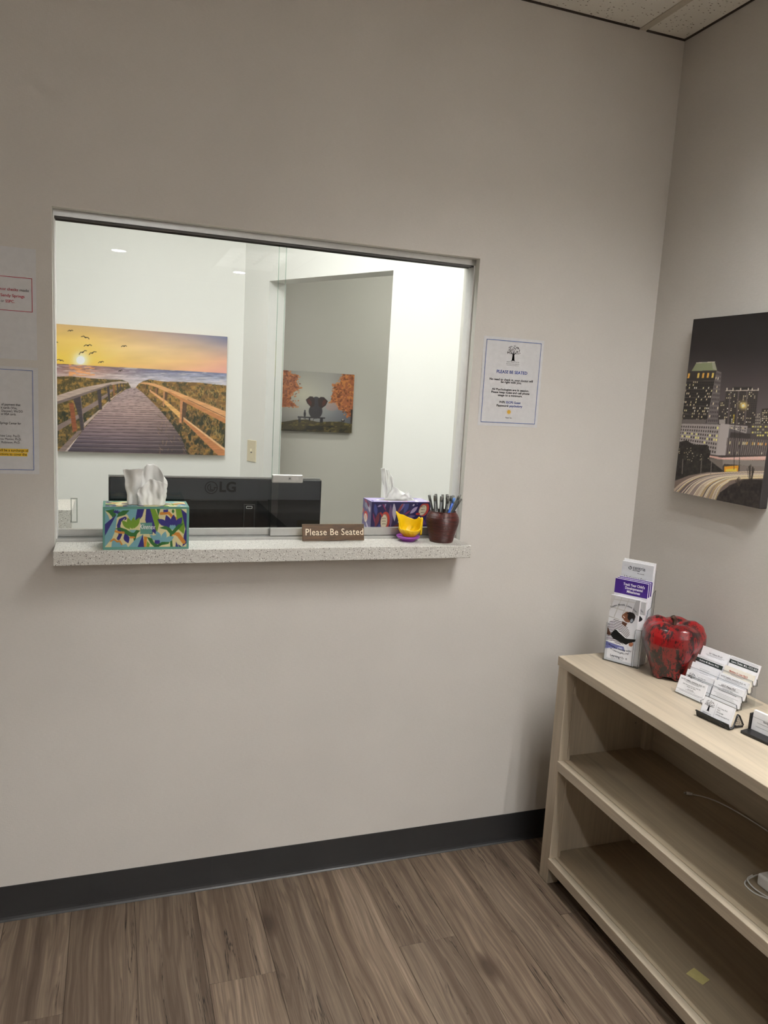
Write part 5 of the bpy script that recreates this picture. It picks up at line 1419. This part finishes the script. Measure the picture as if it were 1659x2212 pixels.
OM = Vector((1.4900, -.6950, SH))
hm = thing('card_holder', 'black wire mesh card holder with cards, in front of the clear tiers', 'card holder', OM, (0, 0, CT+.02))
V = []; F = []
prism('cradle', [(-.0085, .0010), (-.0130, .0160), (-.0105, .0170), (-.0060, .0042), (.0090, .0042), (.0100, .0010)], 0, -.004, .094, M_BLACK, hm, .0006)
tube('rolled_rim', [(-.004, -.0120, .0165), (.03, -.0122, .0155), (.062, -.0124, .0145), (.080, -.0110, .0095), (.094, -.007, .0050)], .0022, M_BLACK, hm, 8)
tube('end_rim', [(.094, -.0080, .0040), (.0945, .0060, .0035), (.0945, .0165, .0300), (.0945, .0195, .0380)], .0024, M_BLACK, hm, 8, False)
tube('end_rim', [(-.004, -.0120, .0165), (-.0045, .0060, .0035), (-.0045, .0195, .0380)], .0022, M_BLACK, hm, 8, False)
for x in (.0945, -.0045):
    tube('easel_leg', [(x, .0195, .0380), (x, .0270, .0340), (x, .0480, .0060), (x, .0455, .0026), (x, .0150, .0060), (x, .0110, .0120)], .0024, M_BLACK, hm, 8, False)
    for k in range(6):
        tube('mesh_wire', [(x, .018+k*.0045, .0060), (x, .0195+k*.0040, .0360-k*.0048)], .0006, M_BLACK, hm, 4, False)
    for k in range(5):
        tube('mesh_wire', [(x, .0160+k*.0005, .0085+k*.0055), (x, .0440-k*.0044, .0085+k*.0055)], .0005, M_BLACK, hm, 4, False)
for k in range(16):
    box('mesh_glint_bar', (-.001+k*.006, -.0128+.0012, .0048), (.002+k*.006, -.0108+.0004, .0058), plain('mesh_glint', (70, 70, 72), .4), hm)  # paler bars painted as glints along the mesh front
c = card_stack('white cards with leafy tree logo in the black mesh holder', OM+XL*.0005+YL*-.0040+Vector((0, 0, .0060)), .0505, .009)
tree_logo(c, .0210, .0325, .030); text('Sandy Springs Center', .0036, M_INK, c, .0205, .0115, width=.026); text('for Psychological Services', .0030, M_INK, c, .0205, .0080, width=.026); bars('divider_line', [(.0405, .0409, .006, .046)], M_GREYINK, c)
for s_, z, w_ in (('Paul J. Cohen, Ph.D.', .0360, .029), ('Director', .0305, .010), ('(770) 395-2880', .0245, .020), ('pcohen@sandyspringspsych.com', .0185, .040)): text(s_, .0046, M_INK, c, .0450, z, align='LEFT', width=w_, bold=.004)

OB = Vector((1.5480, -.8020, SH))
hb_ = thing('card_holder', 'solid black card holder with cards at the right end of the view', 'card holder', OB, (0, 0, CT))
box('tray', (0, -.030, .0005), (.112, .050, .008), M_BLACK, hb_, .001)
box('back_rest', (.001, .018, .0082), (.112, .026, .052), M_BLACK, hb_, .001)
box('end_stop', (.001, -.002, .0082), (.0045, .0178, .0500), M_BLACK, hb_)
c = card_stack('cards standing in the solid black holder at the right edge', OB+XL*.0060+YL*.0020+Vector((0, 0, .0088)), .0505, .010, lean=-.06)
text('Sandy Springs', .0060, M_INK, c, .030, .0300, align='LEFT', bold=.01); lines(c, [(.0, .0885, .0330), (.014, .06, .022), (.012, .06, .012)], M_INK)

# ------------------------------------------------------------------ loose things on the shelves
ZS = .4302
o = thing('charging_cable', 'white charging cable with a metal plug on the middle shelf', 'cable', (1.6294, -.5254, ZS))
tube('plug_tip', [(0, 0, .0055), (.0060, -.0042, .0055)], .0026, M_ALU, o, 8, False)
tube('plug_grip', [(.0060, -.0042, .0055), (.0200, -.0140, .0055)], .0048, M_WHITE, o, 10, False)
tube('cord', [(.0200, -.0140, .0050), (.045, -.034, .0042), (.066, -.063, .0030), (.080, -.112, .0028), (.0885, -.180, .0028), (.0890, -.260, .0028), (.060, -.34, .0028), (.02, -.38, .0028)], .0019, M_WHITE, o, 8)
o = thing('power_adapter', 'white square power adapter with coiled cord on the middle shelf', 'charger', (1.5030, -.9300, ZS))
box('adapter_block', (0, -.075, .0004), (.062, 0, .0320), M_WHITE, o, .006, 3)
tube('cord', [(.010, -.070, .004), (-.015, -.062, .0045), (-.034, -.030, .0028), (-.030, .004, .0028), (-.004, .018, .0028), (.03, .019, .0075), (.068, .006, .0028), (.074, -.04, .0028), (.05, -.094, .0028), (.0, -.092, .0028), (-.020, -.058, .0080), (-.026, -.020, .0075), (-.015, .012, .0075), (.012, .024, .0066)], .0019, M_WHITE, o, 8)
o = mesh('masking_tape', [(1.4535, -.7990, .0906), (1.4690, -.8440, .0904), (1.5000, -.8350, .0908), (1.4905, -.7870, .0905), (1.4715, -.7930, .0912), (1.4845, -.8395, .0911)],
         [(0, 1, 5, 4), (4, 5, 2, 3)], plain('yellowed_tape', (226, 216, 150), .6))
so = o.modifiers.new('s', 'SOLIDIFY'); so.thickness = .0003
tag(o, 'small piece of yellowed masking tape stuck on the bottom shelf', 'tape')

# lettering, prints and fittings belong to the part that carries them
MAIN = {'card_stack': 'cards', 'brochure': 'pages', 'paper_notice': 'sheet', 'desk_plaque': 'plate', 'tissue_box': 'carton', 'monitor': 'back_shell', 'canvas_picture': 'stretched_canvas', 'light_switch': 'wall_plate', 'bookcase': 'side_panel', 'card_holder': None}
SUB = ('lettering', 'fine_print', 'print', 'tree_logo', 'brand_lettering', 'logo', 'name_band', 'divider_line', 'sun_emblem', 'highlighter', 'emblem', 'vent_slot', 'port_', 'upper_band', 'toggle', 'screw', 'peg_hole', 'dark_photo_edge')
KIDS = {}
for o in COL.objects:
    if o.parent is not None: KIDS.setdefault(o.parent.name, []).append(o)
for o in list(COL.objects):
    if o.parent is None and o.type == 'EMPTY':
        main = MAIN.get(o.name.split('.')[0])
        ch = KIDS.get(o.name, [])
        body = next((c for c in ch if main and c.name.split('.')[0] == main), None)
        if body is None: continue
        for c in ch:
            if c is not body and c.name.startswith(SUB): c.parent = body
